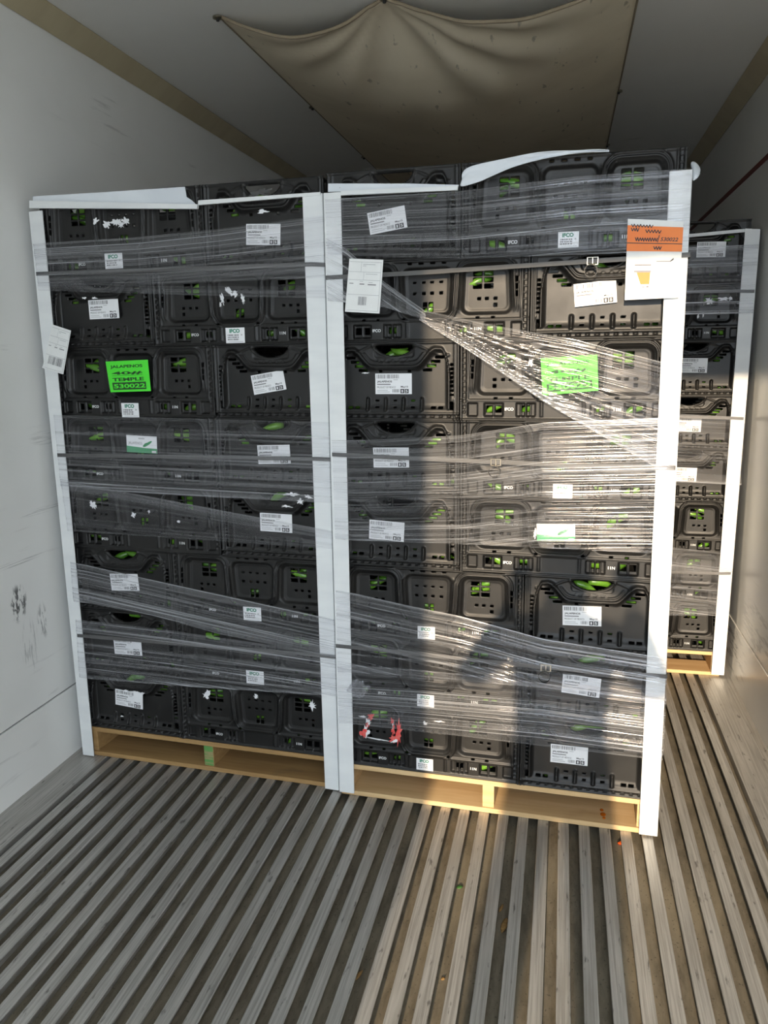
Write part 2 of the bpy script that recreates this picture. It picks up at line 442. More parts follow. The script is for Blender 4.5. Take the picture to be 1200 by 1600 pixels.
# rear frame: header, and the left door leaf, which is shut
struct(bx('trim_3', 'dark_metal', XL - 0.06, Y0 - 0.06, 2.60, XR + 0.06, Y0, ZC + 0.06), 'steel header over the rear doorway')
d1 = struct(bx('door_1', 'wall_liner', XL - 0.06, Y0 - 0.09, -0.05, XM + 0.012, Y0 - 0.01, 2.60), 'closed left leaf of the rear doors')
struct(bx('ground', 'asphalt', -40, -60, -1.45, 40, 30, -1.25), 'yard surface outside the trailer')

# fabric air duct slung under the ceiling
CX0, CX1, CY0 = -0.505, 0.908, 0.49
b = MB(); NX, NY = 72, 90
for j in range(NY + 1):
    y = CY0 + (5.2 - CY0) * (j / NY) ** 1.6
    for i in range(NX + 1):
        s = i / NX; x = CX0 + (CX1 - CX0) * s
        # front edge hangs in two swags between three eyelets
        k = s / 0.415 if s < 0.415 else (s - 0.415) / 0.585
        sw = math.sin(math.pi * k) * (0.085 if s < 0.415 else 0.10)
        g = min(1.0, (y - CY0) / 0.75); g = g * g * (3 - 2 * g)
        bag = 0.155 * math.sin(math.pi * s) ** 0.75
        sag = sw * (1 - g) + bag * g
        ang = math.atan2(y - CY0 + 0.02, (s - 0.415) * 1.4); rad = math.hypot(y - CY0, (s - 0.415) * 1.4)
        fold = 0.013 * math.sin(ang * 13.0) * math.exp(-((rad - 0.45) / 0.33) ** 2) * math.sin(math.pi * s)
        fold += 0.005 * math.sin(x * 31 + y * 7) * math.sin(math.pi * s) * math.exp(-((y - 1.2) / 0.8) ** 2)
        b.v.append((x, y - 0.05 * sw / 0.1 * (1 - g) * 0, ZC - 0.004 - sag - fold))
for j in range(NY):
    for i in range(NX):
        q = j * (NX + 1) + i
        b.f.append((q, q + 1, q + NX + 2, q + NX + 1)); b.mi.append(0)
duct = empty('air_duct', (0, 0, 0)); tag(duct, 'sagging tan fabric air duct slung under the trailer ceiling', 'air duct')
fo = b.build('duct_cloth', 'duct_fabric', duct, True)
so = fo.modifiers.new('thick', 'SOLIDIFY'); so.thickness = 0.003
front = [Vector(b.v[i]) for i in range(NX + 1)]
h = MB(); h.tube([p + Vector((0, -0.002, 0)) for p in front], 0.006, 6); h.build('front_hem', 'duct_hem', duct, True)
for i in (0, NX):
    h = MB(); h.tube([Vector(b.v[j * (NX + 1) + i]) + Vector((0, 0, -0.002)) for j in range(NY + 1)], 0.005, 6); h.build('side_hem', 'duct_hem', duct, True)
for (ex, ey) in ((CX0 - 0.01, CY0 - 0.005), (CX0 - 0.004, 1.57), (CX0 - 0.004, 2.6), (CX1 + 0.003, 1.70), (CX1 + 0.003, 2.7), (CX0 + 0.415 * (CX1 - CX0), CY0 - 0.005), (CX1 + 0.004, CY0)):
    h = MB()
    R0, R1 = 0.017, 0.008
    for k in range(16):
        a0, a1 = 2 * math.pi * k / 16, 2 * math.pi * (k + 1) / 16
        P = lambda r_, a_, z_: (ex + r_ * math.cos(a_), ey + r_ * math.sin(a_), z_)
        h.hexa([P(R1, a0, ZC - 0.004), P(R0, a0, ZC - 0.004), P(R0, a1, ZC - 0.004), P(R1, a1, ZC - 0.004)],
               [P(R1, a0, ZC - 0.012), P(R0, a0, ZC - 0.010), P(R0, a1, ZC - 0.010), P(R1, a1, ZC - 0.012)])
    h.build('eyelet', 'grommet', duct)
    h = MB(); h.tube([(ex, ey, ZC - 0.001), (ex, ey, ZC - 0.018)], [0.005, 0.006], 8); h.build('hook', 'dark_metal', duct)

# ================================================================== crates
def sstep(a, b_, x):
    tt = np.clip((x - a) / (b_ - a), 0, 1); return tt * tt * (3 - 2 * tt)
def sdbox(x, z, x0, z0, x1, z1, r):
    cx, cz, hx, hz = (x0 + x1) / 2, (z0 + z1) / 2, (x1 - x0) / 2 - r, (z1 - z0) / 2 - r
    qx, qz = np.abs(x - cx) - hx, np.abs(z - cz) - hz
    return np.hypot(np.maximum(qx, 0), np.maximum(qz, 0)) + np.minimum(np.maximum(qx, qz), 0) - r
def bead(d, d0, wd, amp): return amp * np.exp(-((d - d0) / wd) ** 2)
CH = PITCHZ - 0.0004

def long_relief(x, z):
    h = np.zeros_like(x)
    for k, (x0, x1) in enumerate(((0.052, 0.196), (0.222, 0.378), (0.404, 0.548))):
        flare = 0.006 * (1 - sstep(0.06, 0.2, z)) * (1 if k != 1 else -1)
        xx = (x0 + x1) / 2 + (x - (x0 + x1) / 2) * (1 - flare / 0.08)
        d = sdbox(xx, z, x0, 0.072, x1, 0.212, 0.026)
        h -= 0.012 * (1 - sstep(-0.011, 0.001, d))
        msk = sstep(0.075, 0.10, z) if k != 1 else 1 - sstep(0.185, 0.21, z)
        h += bead(d, 0.007, 0.0033, 0.0085) * msk + bead(d, 0.0165, 0.0032, 0.0075) * msk
        di = sdbox(xx, z, x0 + 0.016, 0.088, x1 - 0.016, 0.196, 0.014)
        h -= 0.0015 * (1 - sstep(-0.003, 0.003, di))
    band = 1 - sstep(0.056, 0.060, z)
    h = h * (1 - band) + 0.003 * band
    h += 0.005 * sstep(0.2255, 0.2275, z)                      # top lip
    h += 0.004 * (1 - sstep(0.004, 0.006, z)) + bead(z, 0.060, 0.0025, 0.004)
    # pockets of the lower band
    for (x0, x1) in ((0.022, 0.052), (0.072, 0.128), (0.166, 0.222), (0.378, 0.434), (0.472, 0.528), (0.548, 0.578)):
        d = sdbox(x, z, x0, 0.012, x1, 0.051, 0.002); h -= 0.011 * (1 - sstep(-0.002, 0.001, d))
    for xr in (0.100, 0.180, 0.194, 0.208, 0.392, 0.406, 0.420, 0.500):
        h += 0.010 * (np.abs(x - xr) < 0.0016) * (z > 0.012) * (z < 0.051)
    h += bead(x, 0.240, 0.0035, 0.004) * band * (z > 0.01) + bead(x, 0.360, 0.0035, 0.004) * band * (z > 0.01)
    # hinge strips at the two ends
    e = np.minimum(x, 0.6 - x)
    h += 0.004 * (1 - sstep(0.006, 0.008, e))
    h -= 0.009 * (e > 0.009) * (e < 0.017) * (np.mod(z, 0.017) < 0.010) * (z > 0.02) * (z < 0.215)
    h += bead(e, 0.022, 0.003, 0.004) * (z > 0.06)
    return h

def long_holes():
    H = []
    for c in (0.132, 0.464):
        for i in (-1, 1):
            for j in range(3): H.append((c + i * 0.0155, 0.189 - j * 0.0175, 0.0125, 0.0065))
    for c in (0.124, 0.476):
        for i in (-1, 0, 1): H.append((c + i * 0.024, 0.118, 0.005, 0.003))
    for c in (0.100, 0.500): H.append((c, 0.099, 0.006, 0.005))
    for i in (-1.5, -0.5, 0.5, 1.5):
        H.append((0.3 + i * 0.027, 0.170, 0.005, 0.003)); H.append((0.3 + i * 0.027, 0.138, 0.005, 0.003)); H.append((0.3 + i * 0.034, 0.221, 0.007, 0.0028))
    for i in (-1, 1):
        for j in (0, 1): H.append((0.3 + i * 0.0085, 0.106 - j * 0.015, 0.006, 0.0055))
    for c in (0.086, 0.114, 0.486, 0.514): H.append((c, 0.033, 0.0095, 0.0095))
    for c in (0.187, 0.201, 0.399, 0.413): H.append((c, 0.033, 0.0045, 0.009))
    for c in (0.105, 0.150, 0.230, 0.370, 0.450, 0.495): H.append((c, 0.0655, 0.006, 0.0025))
    for c in (0.036, 0.564):
        for j in range(3): H.append((c, 0.13 + j * 0.02, 0.0028, 0.007))
    return H

def wcurve(u):
    """upper edge of the short side's panel, u = distance from the centre"""
    return 0.156 + 0.050 * sstep(0.068, 0.132, u) - 0.055 * np.maximum(0, (u - 0.145) / 0.022) ** 2

def short_relief(x, z):
    h = np.zeros_like(x); u = np.abs(x - 0.2)
    dz = (z - wcurve(u)) / (1 + 0.9 * np.exp(-((u - 0.1) / 0.03) ** 2))
    d = np.maximum(np.maximum(dz, u - 0.166), 0.026 - z)
    h -= 0.009 * (1 - sstep(-0.010, 0.001, d)) * sstep(0.02, 0.05, z)
    h += bead(d, 0.004, 0.0044, 0.0110) * (z > 0.03) + bead(d, 0.0145, 0.003, 0.006) * (z > 0.05) * (z < 0.2)
    # strut from the grip to the corners
    zs = 0.222 - 0.030 * sstep(0.06, 0.15, u)
    h += bead(z - zs, 0, 0.003, 0.004) * (u > 0.05) * (u < 0.17)
    dg = sdbox(x, z, 0.138, 0.186, 0.262, 0.226, 0.010)
    h -= 0.004 * (1 - sstep(-0.003, 0.002, dg))
    h += bead(np.hypot(u, (z - 0.226) * 1.75), 0.066, 0.003, 0.005) * (z < 0.226)
    # zig-zag stiffening under the grip
    zz = 0.170 + 0.010 * np.abs(np.mod(x, 0.022) / 0.011 - 1)
    h += bead(z - zz, 0, 0.0016, 0.003) * (u < 0.055)
    for c in (0.115, 0.172, 0.228, 0.285):
        dd = sdbox(x, z, c - 0.006, 0.024, c + 0.006, 0.068, 0.0055); h += 0.011 * (1 - sstep(-0.006, 0.0015, dd))
    h += 0.004 * sstep(0.2255, 0.2275, z) + 0.004 * (1 - sstep(0.004, 0.006, z)) + bead(z, 0.019, 0.003, 0.004)
    h -= 0.008 * (np.mod(x, 0.026) < 0.011) * (z > 0.0085) * (z < 0.0145)
    e = np.minimum(x, 0.4 - x)
    h += 0.004 * (1 - sstep(0.006, 0.008, e)) + bead(e, 0.0135, 0.003, 0.003)
    return h

def short_holes():
    H = []
    for j in range(4):
        for sgn in (-1, 1): H.append((0.2 + sgn * (0.138 - j * 0.012), 0.186 - j * 0.0125, 0.014, 0.0028))
    for c in (0.143, 0.2, 0.257):
        H.append((c, 0.058, 0.006, 0.003)); H.append((c, 0.038, 0.006, 0.003))
    for c in (0.058, 0.080, 0.320, 0.342): H.append((c, 0.036, 0.007, 0.0035))
    for c in (0.155, 0.245): H.append((c, 0.146, 0.005, 0.003))
    for c in (0.0225, 0.3775):
        for j in range(8): H.append((c, 0.075 + j * 0.0125, 0.005, 0.0035))
        H.append((c, 0.042, 0.004, 0.012))
    return H

def relief_mesh(name, W, relief, holes, grip=False, cell=0.0025):
    nx, nz = int(round(W / cell)), int(round(CH / cell))
    X = np.linspace(0, W, nx + 1); Z = np.linspace(0, CH, nz + 1)
    gx, gz = np.meshgrid(X, Z)                       # [nz+1, nx+1]
    h = relief(gx, gz * (0.2323 / CH))
    cx, cz = np.meshgrid((X[1:] + X[:-1]) / 2, (Z[1:] + Z[:-1]) / 2)
    keep = np.ones_like(cx, bool)
    for (hx, hz, rx, rz) in holes:
        keep &= ~((np.abs(cx - hx) < rx) & (np.abs(cz - hz) < rz))
    if grip:
        keep &= ~((((cx - 0.2) / 0.058) ** 2 + ((cz - 0.223) / 0.031) ** 2 < 1) & (cz < 0.2225))
    idx = np.arange((nx + 1) * (nz + 1)).reshape(nz + 1, nx + 1)
    V = np.stack([gx, -h, gz], -1).reshape(-1, 3)
    a, b_, c, d = idx[:-1, :-1][keep], idx[:-1, 1:][keep], idx[1:, 1:][keep], idx[1:, :-1][keep]
    Fq = np.stack([a, b_, c, d], 1)
    # walls of the openings and of the outer edge, so that the sheet has thickness
    E = np.concatenate([Fq[:, [0, 1]], Fq[:, [1, 2]], Fq[:, [2, 3]], Fq[:, [3, 0]]])
    key = np.sort(E, 1); kk = key[:, 0].astype(np.int64) * 1000000 + key[:, 1]
    u_, inv, cnt = np.unique(kk, return_inverse=True, return_counts=True)
    B = E[cnt[inv] == 1]
    bv = np.unique(B); mp = -np.ones(len(V), int); mp[bv] = len(V) + np.arange(len(bv))
    V2 = V[bv].copy(); V2[:, 1] += 0.0055
    Fw = np.stack([B[:, 1], B[:, 0], mp[B[:, 0]], mp[B[:, 1]]], 1)
    V = np.concatenate([V, V2]); FA = np.concatenate([Fq, Fw])
    me = bpy.data.meshes.new(name)
    me.vertices.add(len(V)); me.vertices.foreach_set('co', V.ravel())
    me.loops.add(FA.size); me.loops.foreach_set('vertex_index', FA.ravel().astype(np.int32))
    me.polygons.add(len(FA)); me.polygons.foreach_set('loop_start', np.arange(0, FA.size, 4, dtype=np.int32))
    sm = np.zeros(len(FA), bool); sm[:len(Fq)] = True
    me.polygons.foreach_set('use_smooth', sm)
    me.materials.append(M['black_plastic'])
    me.update(calc_edges=True); me.validate()
    return me
ME_LONG = relief_mesh('long_side', 0.600, long_relief, long_holes())
ME_SHORT = relief_mesh('short_side', 0.400, short_relief, short_holes(), True)
b = MB(); b.box(0, 0, 0, 0.571, 0.371, 0.006); ME_BASE = b.mesh('base', 'black_inner')
def lettering_mesh(s_, x0, x1):
    sh = Sheet([(x0, 0, 0.038), (x1, 0, 0.038), (x1, 0, 0.029), (x0, 0, 0.029)]); sh.text(s_, 0, 0, 1, 1, 0, 0.0, bold=0.03)
    sh.mb.v = [(x, -0.0046, z) for x, y, z in sh.mb.v]
    return sh.mb.mesh('moulded_lettering', 'print_white')
ME_LET = (lettering_mesh('IFCO', 0.134, 0.160), lettering_mesh('11N', 0.442, 0.462))


# pepper
b = MB(); pts = []; rr = []
for k in range(8):
    q = k / 7; pts.append((q * 0.078 - 0.039, 0.010 * math.sin(q * 2.2), 0.003 * math.sin(q * 5))); rr.append(0.0145 * (max(0.04, math.sin(math.pi * min(1, 0.13 + q * 0.87))) ** 0.55) * (1.05 - 0.35 * q))
b.tube(pts, rr, 9); ME_PEP = b.mesh('jalapeno_pepper', 'pepper_green', True)
def pepper(loc, rot, where):
    o = bpy.data.objects.new('jalapeno_pepper', ME_PEP); COL.objects.link(o)
    o.location = loc; o.rotation_euler = rot
    tag(o, 'green jalapeno inside the ' + where, 'pepper', 'jalapenos inside the crates')
    return o

ORD = ['top', 'second', 'third', 'fourth', 'fifth', 'sixth', 'seventh', 'bottom']
CRATES = {}
def crate(fr, key, layer, x0, kind, label, jit):
    z0 = DECK + (7 - layer) * PITCHZ
    W, D = (0.6, 0.4) if kind == 'L' else (0.4, 0.6)
    sc = 1.10 if layer == 0 else 1.0
    jx, jy = jit
    root = empty('plastic_crate', fr.w(x0 + jx, jy, z0), fr.rz)
    root.scale = (1, 1, sc)
    tag(root, label, 'crate', 'black produce crates on the pallets')
    g = 0.0012
    front, side = (ME_LONG, ME_SHORT) if kind == 'L' else (ME_SHORT, ME_LONG)
    nf, ns = ('long_side', 'short_side') if kind == 'L' else ('short_side', 'long_side')
    f = link(nf, front, root); f.location = (0, 0.008, 0)
    f.scale = ((W - 2 * g) / W, 1, 1); f.location.x = g
    bk = link(nf, front, root); bk.location = (W - g, D - 0.008, 0); bk.rotation_euler = (0, 0, math.pi); bk.scale = ((W - 2 * g) / W, 1, 1)
    s1 = link(ns, side, root); s1.location = (0.0145, D - 0.012, 0); s1.rotation_euler = (0, 0, -math.pi / 2); s1.scale = ((D - 0.024) / D, 1, 1)
    s2 = link(ns, side, root); s2.location = (W - 0.0145, 0.012, 0); s2.rotation_euler = (0, 0, math.pi / 2); s2.scale = ((D - 0.024) / D, 1, 1)
    bs = link('base', ME_BASE, root); bs.location = (0.0145, 0.0145, 0.002)
    if kind == 'S': bs.location = (W - 0.0145, 0.0145, 0.002); bs.rotation_euler = (0, 0, math.pi / 2)
    if kind == 'L':
        for nm_, me_ in zip(('pool_lettering', 'size_lettering'), ME_LET):
            lt = link(nm_, me_, root); lt.location = (0, 0.008, 0)
    CRATES[key] = dict(o=root, fr=fr, x0=x0 + jx, y0=jy, z0=z0, W=W, kind=kind, sc=sc)
    # peppers right behind the openings
    r = random.Random(hash(key) % 9973 if False else sum(ord(c) for c in str(key)) * 7 + layer)
    if kind == 'L': spots = [(0.122, 0.168), (0.142, 0.181), (0.455, 0.166), (0.476, 0.180), (0.298, 0.098), (0.100, 0.034), (0.500, 0.034), (0.195, 0.034), (0.406, 0.034)]
    else: spots = [(0.185, 0.196), (0.225, 0.203), (0.10, 0.158), (0.305, 0.160), (0.07, 0.038), (0.33, 0.038), (0.25, 0.05)]
    if fr is FAR: spots = [s for s in spots if s[0] > W - 0.36 + 0.2]
    for (sx, sz) in spots:
        big = fr is FAR
        if r.random() < (0.12 if not big else 0.0) or (kind == 'S' and sz > 0.19 and r.random() < 0.45): continue
        q = fr.w(x0 + jx + sx + r.uniform(-0.01, 0.01), jy + 0.046 + r.uniform(-0.006, 0.012), z0 + (sz + r.uniform(-0.006, 0.006)) * sc)
        pepper(q, (r.uniform(-0.5, 0.5), r.uniform(-0.7, 0.7), r.choice((0, math.pi)) + r.uniform(-0.35, 0.35)), label.split(' out, ')[0].split(',')[0] + ', ' + label.split(' out, ')[1])
    return root

PLAN = {'left': (LEFT, 'LS SL LS LS LS SL SL SL'.split()), 'right': (RIGHT, 'SL LS SL SL SL LS LS LS'.split())}
rj = random.Random(4)
for side_, (fr, rows) in PLAN.items():
    for L, row in enumerate(rows):
        w0 = 0.6 if row[0] == 'L' else 0.4
        dx = rj.uniform(-0.003, 0.003)
        for c, (k, xx) in enumerate(((row[0], 0.0), (row[1], w0))):
            sd = 'long' if k == 'L' else 'short'
            half = 'left' if c == 0 else 'right'
            lb = 'black crate, %s side out, %s in %s layer of %s front pallet' % (sd, half, ORD[L], side_)
            crate(fr, (side_, L, c), L, xx + dx, k, lb, (0, rj.uniform(-0.002, 0.003)))
for L, k in enumerate('SLSSSLLL'):
    sd = 'long' if k == 'L' else 'short'
    lb = 'black crate, %s side out, %s layer of the stack farther back at right' % (sd, ORD[L])
    crate(FAR, ('far', L, 1), L, 0.6 if k == 'S' else 0.4, k, lb, (0, rj.uniform(-0.002, 0.003)))

# ------------------------------------------------------------------ stickers on the crates (parts of their crate)
def find_crate(fr, x, z):
    for k, c in CRATES.items():
        if c['fr'] is fr and c['x0'] <= x <= c['x0'] + c['W'] and c['z0'] <= z <= c['z0'] + PITCHZ * c['sc'] and (c['sc'] > 1 or z < c['z0'] + PITCHZ):
            return c
def surf(c, x0, x1, z0, z1):
    f = long_relief if c['kind'] == 'L' else short_relief
    gx, gz = np.meshgrid(np.linspace(max(0, x0), min(c['W'], x1), 24), np.linspace(max(0, z0), z1, 18))
    return float(f(gx, gz).max())
def sticker_corners(fr, px, py, wd, ht, ang):
    p = fr.at(px, py, 0.0); c = find_crate(fr, p.x, p.z)
    ca, sa = math.cos(ang), math.sin(ang)
    lx, lz = p.x - c['x0'], (p.z - c['z0']) / c['sc']
    y = 0.008 - surf(c, lx - wd / 2, lx + wd / 2, lz - ht / 2, lz + ht / 2) - 0.0008
    out = []
    for (u, v) in ((-1, 1), (1, 1), (1, -1), (-1, -1)):
        u *= wd / 2; v *= ht / 2
        out.append((lx + u * ca - v * sa, y, lz + (u * sa + v * ca) / c['sc']))
    return c, out

def split_sheet(sh, name, pname, paper_mat, mats, parent):
    """one mesh for the paper, one for the print on it"""
    a, p = MB(), MB()
    for f, mi in zip(sh.mb.f, sh.mb.mi):
        tgt = a if mi == 0 else p
        i = len(tgt.v); tgt.v += [sh.mb.v[k] for k in f]; tgt.f.append(tuple(range(i, i + len(f)))); tgt.mi.append(0 if mi == 0 else mi - 1)
    o = a.build(name, paper_mat, parent)
    if p.f: p.build(pname, mats, o)
    return o

def product_label(fr, px, py, deg, seed):
    c, q = sticker_corners(fr, px, py, 0.114, 0.062, math.radians(deg))
    sh = Sheet(q); sh.paper()
    sh.barcode(0.04, 0.05, 0.66, 0.24, 30, seed, 2)
    sh.text('JALAPENOS', 0.05, 0.34, 0.46, 0.46, 1, bold=0.03)
    sh.text('PRODUCT OF MEXICO', 0.05, 0.62, 0.56, 0.71, 1)
    sh.rect(0.05, 0.50, 0.42, 0.55, 2); sh.rect(0.05, 0.80, 0.34, 0.83, 3); sh.rect(0.05, 0.88, 0.40, 0.91, 3); sh.rect(0.5, 0.29, 0.62, 0.32, 3)
    sh.barcode(0.47, 0.76, 0.66, 0.92, 12, seed + 1, 2)
    sh.text('May15', 0.70, 0.60, 0.90, 0.71, 1, bold=0.02)
    sh.rect(0.69, 0.75, 0.795, 0.96, 1); sh.rect(0.81, 0.75, 0.915, 0.96, 1)
    sh.text('1', 0.72, 0.79, 0.76, 0.92, 4, 0.0011, bold=0.02); sh.text('5', 0.83, 0.79, 0.89, 0.92, 4, 0.0011, bold=0.02)
    split_sheet(sh, 'product_label', 'label_print', 'label_paper', ['ink', 'ink_grey', 'ink_pale', 'print_white'], c['o'])
def pool_label(fr, px, py):
    c, q = sticker_corners(fr, px, py, 0.066 if fr is LEFT else 0.056, 0.048 if fr is LEFT else 0.042, 0.0)
    sh = Sheet(q); sh.paper()
    sh.text('IFCO', 0.2, 0.08, 0.75, 0.34, 1, bold=0.05)
    r = random.Random(int(px))
    for row in range(3):
        x = 0.1
        while x < 0.66:
            wd = r.uniform(0.03, 0.12); sh.rect(x, 0.44 + row * 0.14, min(x + wd, 0.68), 0.53 + row * 0.14, 2); x += wd + r.uniform(0.01, 0.04)
    sh.rect(0.80, 0.42, 0.88, 0.52, 3); sh.rect(0.15, 0.89, 0.92, 0.92, 3)
    split_sheet(sh, 'pool_label', 'label_print', 'label_paper', ['ink_green', 'ink_grey', 'ink_pale'], c['o'])
def brand_tag(fr, px, py, deg, wd, ht):
    c, q = sticker_corners(fr, px, py, wd, ht, math.radians(deg))
    sh = Sheet(q); sh.paper()
    sh.mb.poly([sh.at(0, 0.62, 0.0008), sh.at(0, 1, 0.0008), sh.at(1, 1, 0.0008), sh.at(1, 0.72, 0.0008), sh.at(0.6, 0.70, 0.0008)][::1], 1)
    sh.text('JALAPENOS', 0.06, 0.36, 0.52, 0.56, 2)
    sh.rect(0.4, 0.12, 0.6, 0.2, 3)
    for (cx_, cy_, l_) in ((0.70, 0.46, 0.16), (0.62, 0.52, 0.09)):
        pts = []
        for k in range(14):
            an = 2 * math.pi * k / 14; e1, e2 = l_ * math.cos(an), 0.055 * math.sin(an)
            pts.append(sh.at(cx_ + e1 * 0.9, cy_ - e1 * 1.05 + e2 * 1.6, 0.0009))
        sh.mb.poly(pts, 1)
    sh.rect(0.83, 0.84, 0.97, 0.97, 4, 0.0010)
    split_sheet(sh, 'brand_tag', 'label_print', 'label_paper', ['brand_green', 'ink_grey', 'ink_pale', 'print_white'], c['o'])
for i, (px, py, dg) in enumerate(((410, 366, -3), (161, 483, 1), (416, 598, 9), (425, 711, 2), (429, 818, -1), (190, 912, 3), (197, 1012, 1), (202, 1092, -4))):
    product_label(LEFT, px, py, dg, i)
for i, (px, py, dg) in enumerate(((603, 343, 8), (930, 458, 5), (613, 600, 0), (609, 716, 1), (602, 831, -3), (909, 965, 2), (908, 1073, -4), (889, 1182, 0))):
    product_label(RIGHT, px, py, dg, i + 20)
for i, (px, py, dg) in enumerate(((1111, 390, -1), (1083, 571, -1), (1075, 664, -1), (1068, 742, -1))):
    product_label(FAR, px, py, dg, i + 40)
for px, py in ((179, 408), (367, 524), (203, 641), (393, 960), (398, 1059)): pool_label(LEFT, px, py)
for px, py in ((888, 374), (879, 768), (666, 989), (665, 1095), (663, 1196)): pool_label(RIGHT, px, py)
brand_tag(LEFT, 223, 694, -2, 0.116, 0.058)
brand_tag(RIGHT, 868, 834, 2, 0.112, 0.052)

def torn(fr, blobs, mat='label_paper', seed=1, name='torn_label_remnant', off=0.0):
    """ragged scraps: blobs = list of (px, py, rx_px, ry_px, tilt deg); each a part of its crate"""
    r = random.Random(seed)
    for (px, py, rx, ry, tl) in blobs:
        p = fr.at(px, py, 0.0); c = find_crate(fr, p.x, p.z)
        mbx = MB()
        ppm = (fr.at(px + 1, py, 0) - p).x
        n_ = 24; pts = []
        ca, sa = math.cos(math.radians(tl)), math.sin(math.radians(tl))
        lx, lz = p.x - c['x0'], (p.z - c['z0']) / c['sc']
        y = 0.008 - surf(c, lx - rx * ppm, lx + rx * ppm, lz - ry * ppm, lz + ry * ppm) - 0.0012 - off
        for k in range(n_):
            an = 2 * math.pi * k / n_; q = r.uniform(0.35, 1.2)
            u, v = rx * ppm * q * math.cos(an), ry * ppm * q * math.sin(an)
            pts.append((lx + u * ca - v * sa, y, lz + u * sa + v * ca))
        mbx.poly(pts)
        mbx.poly([(a_, b_ + 0.0004, c_) for a_, b_, c_ in pts][::-1])
        for k in range(n_):
            k2 = (k + 1) % n_
            a_, b_ = pts[k], pts[k2]
            mbx.quad(a_, (a_[0], a_[1] + 0.0004, a_[2]), (b_[0], b_[1] + 0.0004, b_[2]), b_)
        mbx.build(name, mat, c['o'])
torn(LEFT, [(152, 346, 5, 4, 5), (163, 349, 6, 5, 0), (176, 346, 10, 4, 3), (191, 344, 7, 5, -4), (184, 350, 6, 4, 8)], seed=2)
torn(LEFT, [(354, 454, 4, 8, 30), (363, 459, 5, 5, 20), (343, 467, 3, 8, 10), (375, 467, 3, 9, 5), (341, 476, 2, 4, 0), (350, 452, 4, 4, 0)], seed=3)
torn(LEFT, [(410, 330, 11, 2.6, 0)], seed=4); torn(LEFT, [(133, 466, 4, 1.5, 0), (150, 466, 5, 1.5, -8)], seed=5)
torn(LEFT, [(140, 790, 5, 7, 30), (204, 806, 4, 4, 0), (228, 801, 2, 3, 0), (275, 817, 3, 2, 0)], seed=6)
torn(LEFT, [(213, 1081, 10, 2.2, -5), (197, 1079, 6, 2, 0), (222, 1083, 5, 2, 10), (317, 1090, 6, 6, 0), (320, 1085, 4, 4, 0), (186, 1122, 3, 1.5, 0)], seed=7)
torn(LEFT, [(484, 1107, 6, 9, -8), (396, 1092, 4, 4, 0)], seed=8)
torn(LEFT, [(455, 772, 15, 3, 3), (470, 783, 5, 6, 40), (448, 791, 10, 2, 0), (483, 776, 7, 3, -20)], seed=9)
torn(RIGHT, [(564, 1124, 6, 2, 0), (568, 1148, 6, 13, -20), (572, 1132, 5, 6, -20), (612, 1140, 2, 14, 0), (617, 1157, 7, 3, 30), (590, 1160, 22, 1.0, -4)], seed=10)
torn(RIGHT, [(577, 1124, 7, 5, 20), (566, 1150, 6, 9, -25), (571, 1138, 3.5, 5, 0), (611, 1131, 3.5, 6, 0), (615, 1155, 8, 6, 30), (624, 1144, 5.5, 25, 1), (612, 1146, 3, 10, 0)], mat='torn_red', seed=11, name='torn_red_label', off=0.001)
torn(RIGHT, [(662, 1135, 4, 4, 0), (683, 1132, 10, 1.6, 0)], seed=12); torn(RIGHT, [(829, 566, 4, 7, 0)], seed=13)
torn(RIGHT, [(569, 583, 7, 1.2, 0)], seed=14)
torn(FAR, [(1110, 470, 8, 5, 0), (1132, 467, 12, 3, 0), (1142, 466, 3, 4, 0), (1092, 494, 2, 5, 0), (1100, 492, 1.5, 4, 0)], seed=15)
torn(RIGHT, [(836, 833, 3, 10, 0), (893, 828, 4, 5, 0)], seed=16)
b = None
# grey tab in the rim of the top right crate of the left pallet
torn(LEFT, [(404, 300, 20, 4.5, 4)], mat='strap_grey', seed=17, name='rim_tab')

# ------------------------------------------------------------------ green pallet signs
def quad_sheet(fr, corners, off):
    c = [fr.at(x, y, off) for x, y in corners]
    base = Vector((min(p.x for p in c), off, min(p.z for p in c)))
    return base, [p - base for p in c]
def place(fr, o, base):
    o.location = fr.w(base.x, base.y, base.z); o.rotation_euler = (0, 0, fr.rz); return o
def green_sign(fr, corners, off, label):
    base, q = quad_sheet(fr, corners, off)
    root = place(fr, empty('pallet_sign'), base); tag(root, label, 'sign', 'green pallet signs')
    sh = Sheet(q); sh.paper(0.0005, 0)
    sh.text('JALAPENOS', 0.09, 0.13, 0.86, 0.25, 1, bold=0.035)
    sh.text('40#', 0.10, 0.34, 0.84, 0.45, 1, bold=0.03)
    sh.rect(0.10, 0.465, 0.84, 0.475, 1)
    sh.text('TEMPLE', 0.10, 0.54, 0.86, 0.65, 1, bold=0.035)
    sh.rect(0.08, 0.69, 0.90, 0.93, 1)
    sh.text('530022', 0.11, 0.74, 0.88, 0.88, 2, 0.0011, bold=0.03)
    split_sheet(sh, 'sheet', 'sign_print', 'sign_green', ['sign_ink', 'sign_green'], root)
green_sign(LEFT, ((165, 565), (231, 562), (236, 611), (173, 613)), -0.004, 'bright green jalapenos sign on third layer of the left pallet, not under film')
green_sign(RIGHT, ((845, 560), (933, 554), (935, 610), (848, 618)), -0.004, 'bright green jalapenos sign behind the diagonal film on the right pallet')

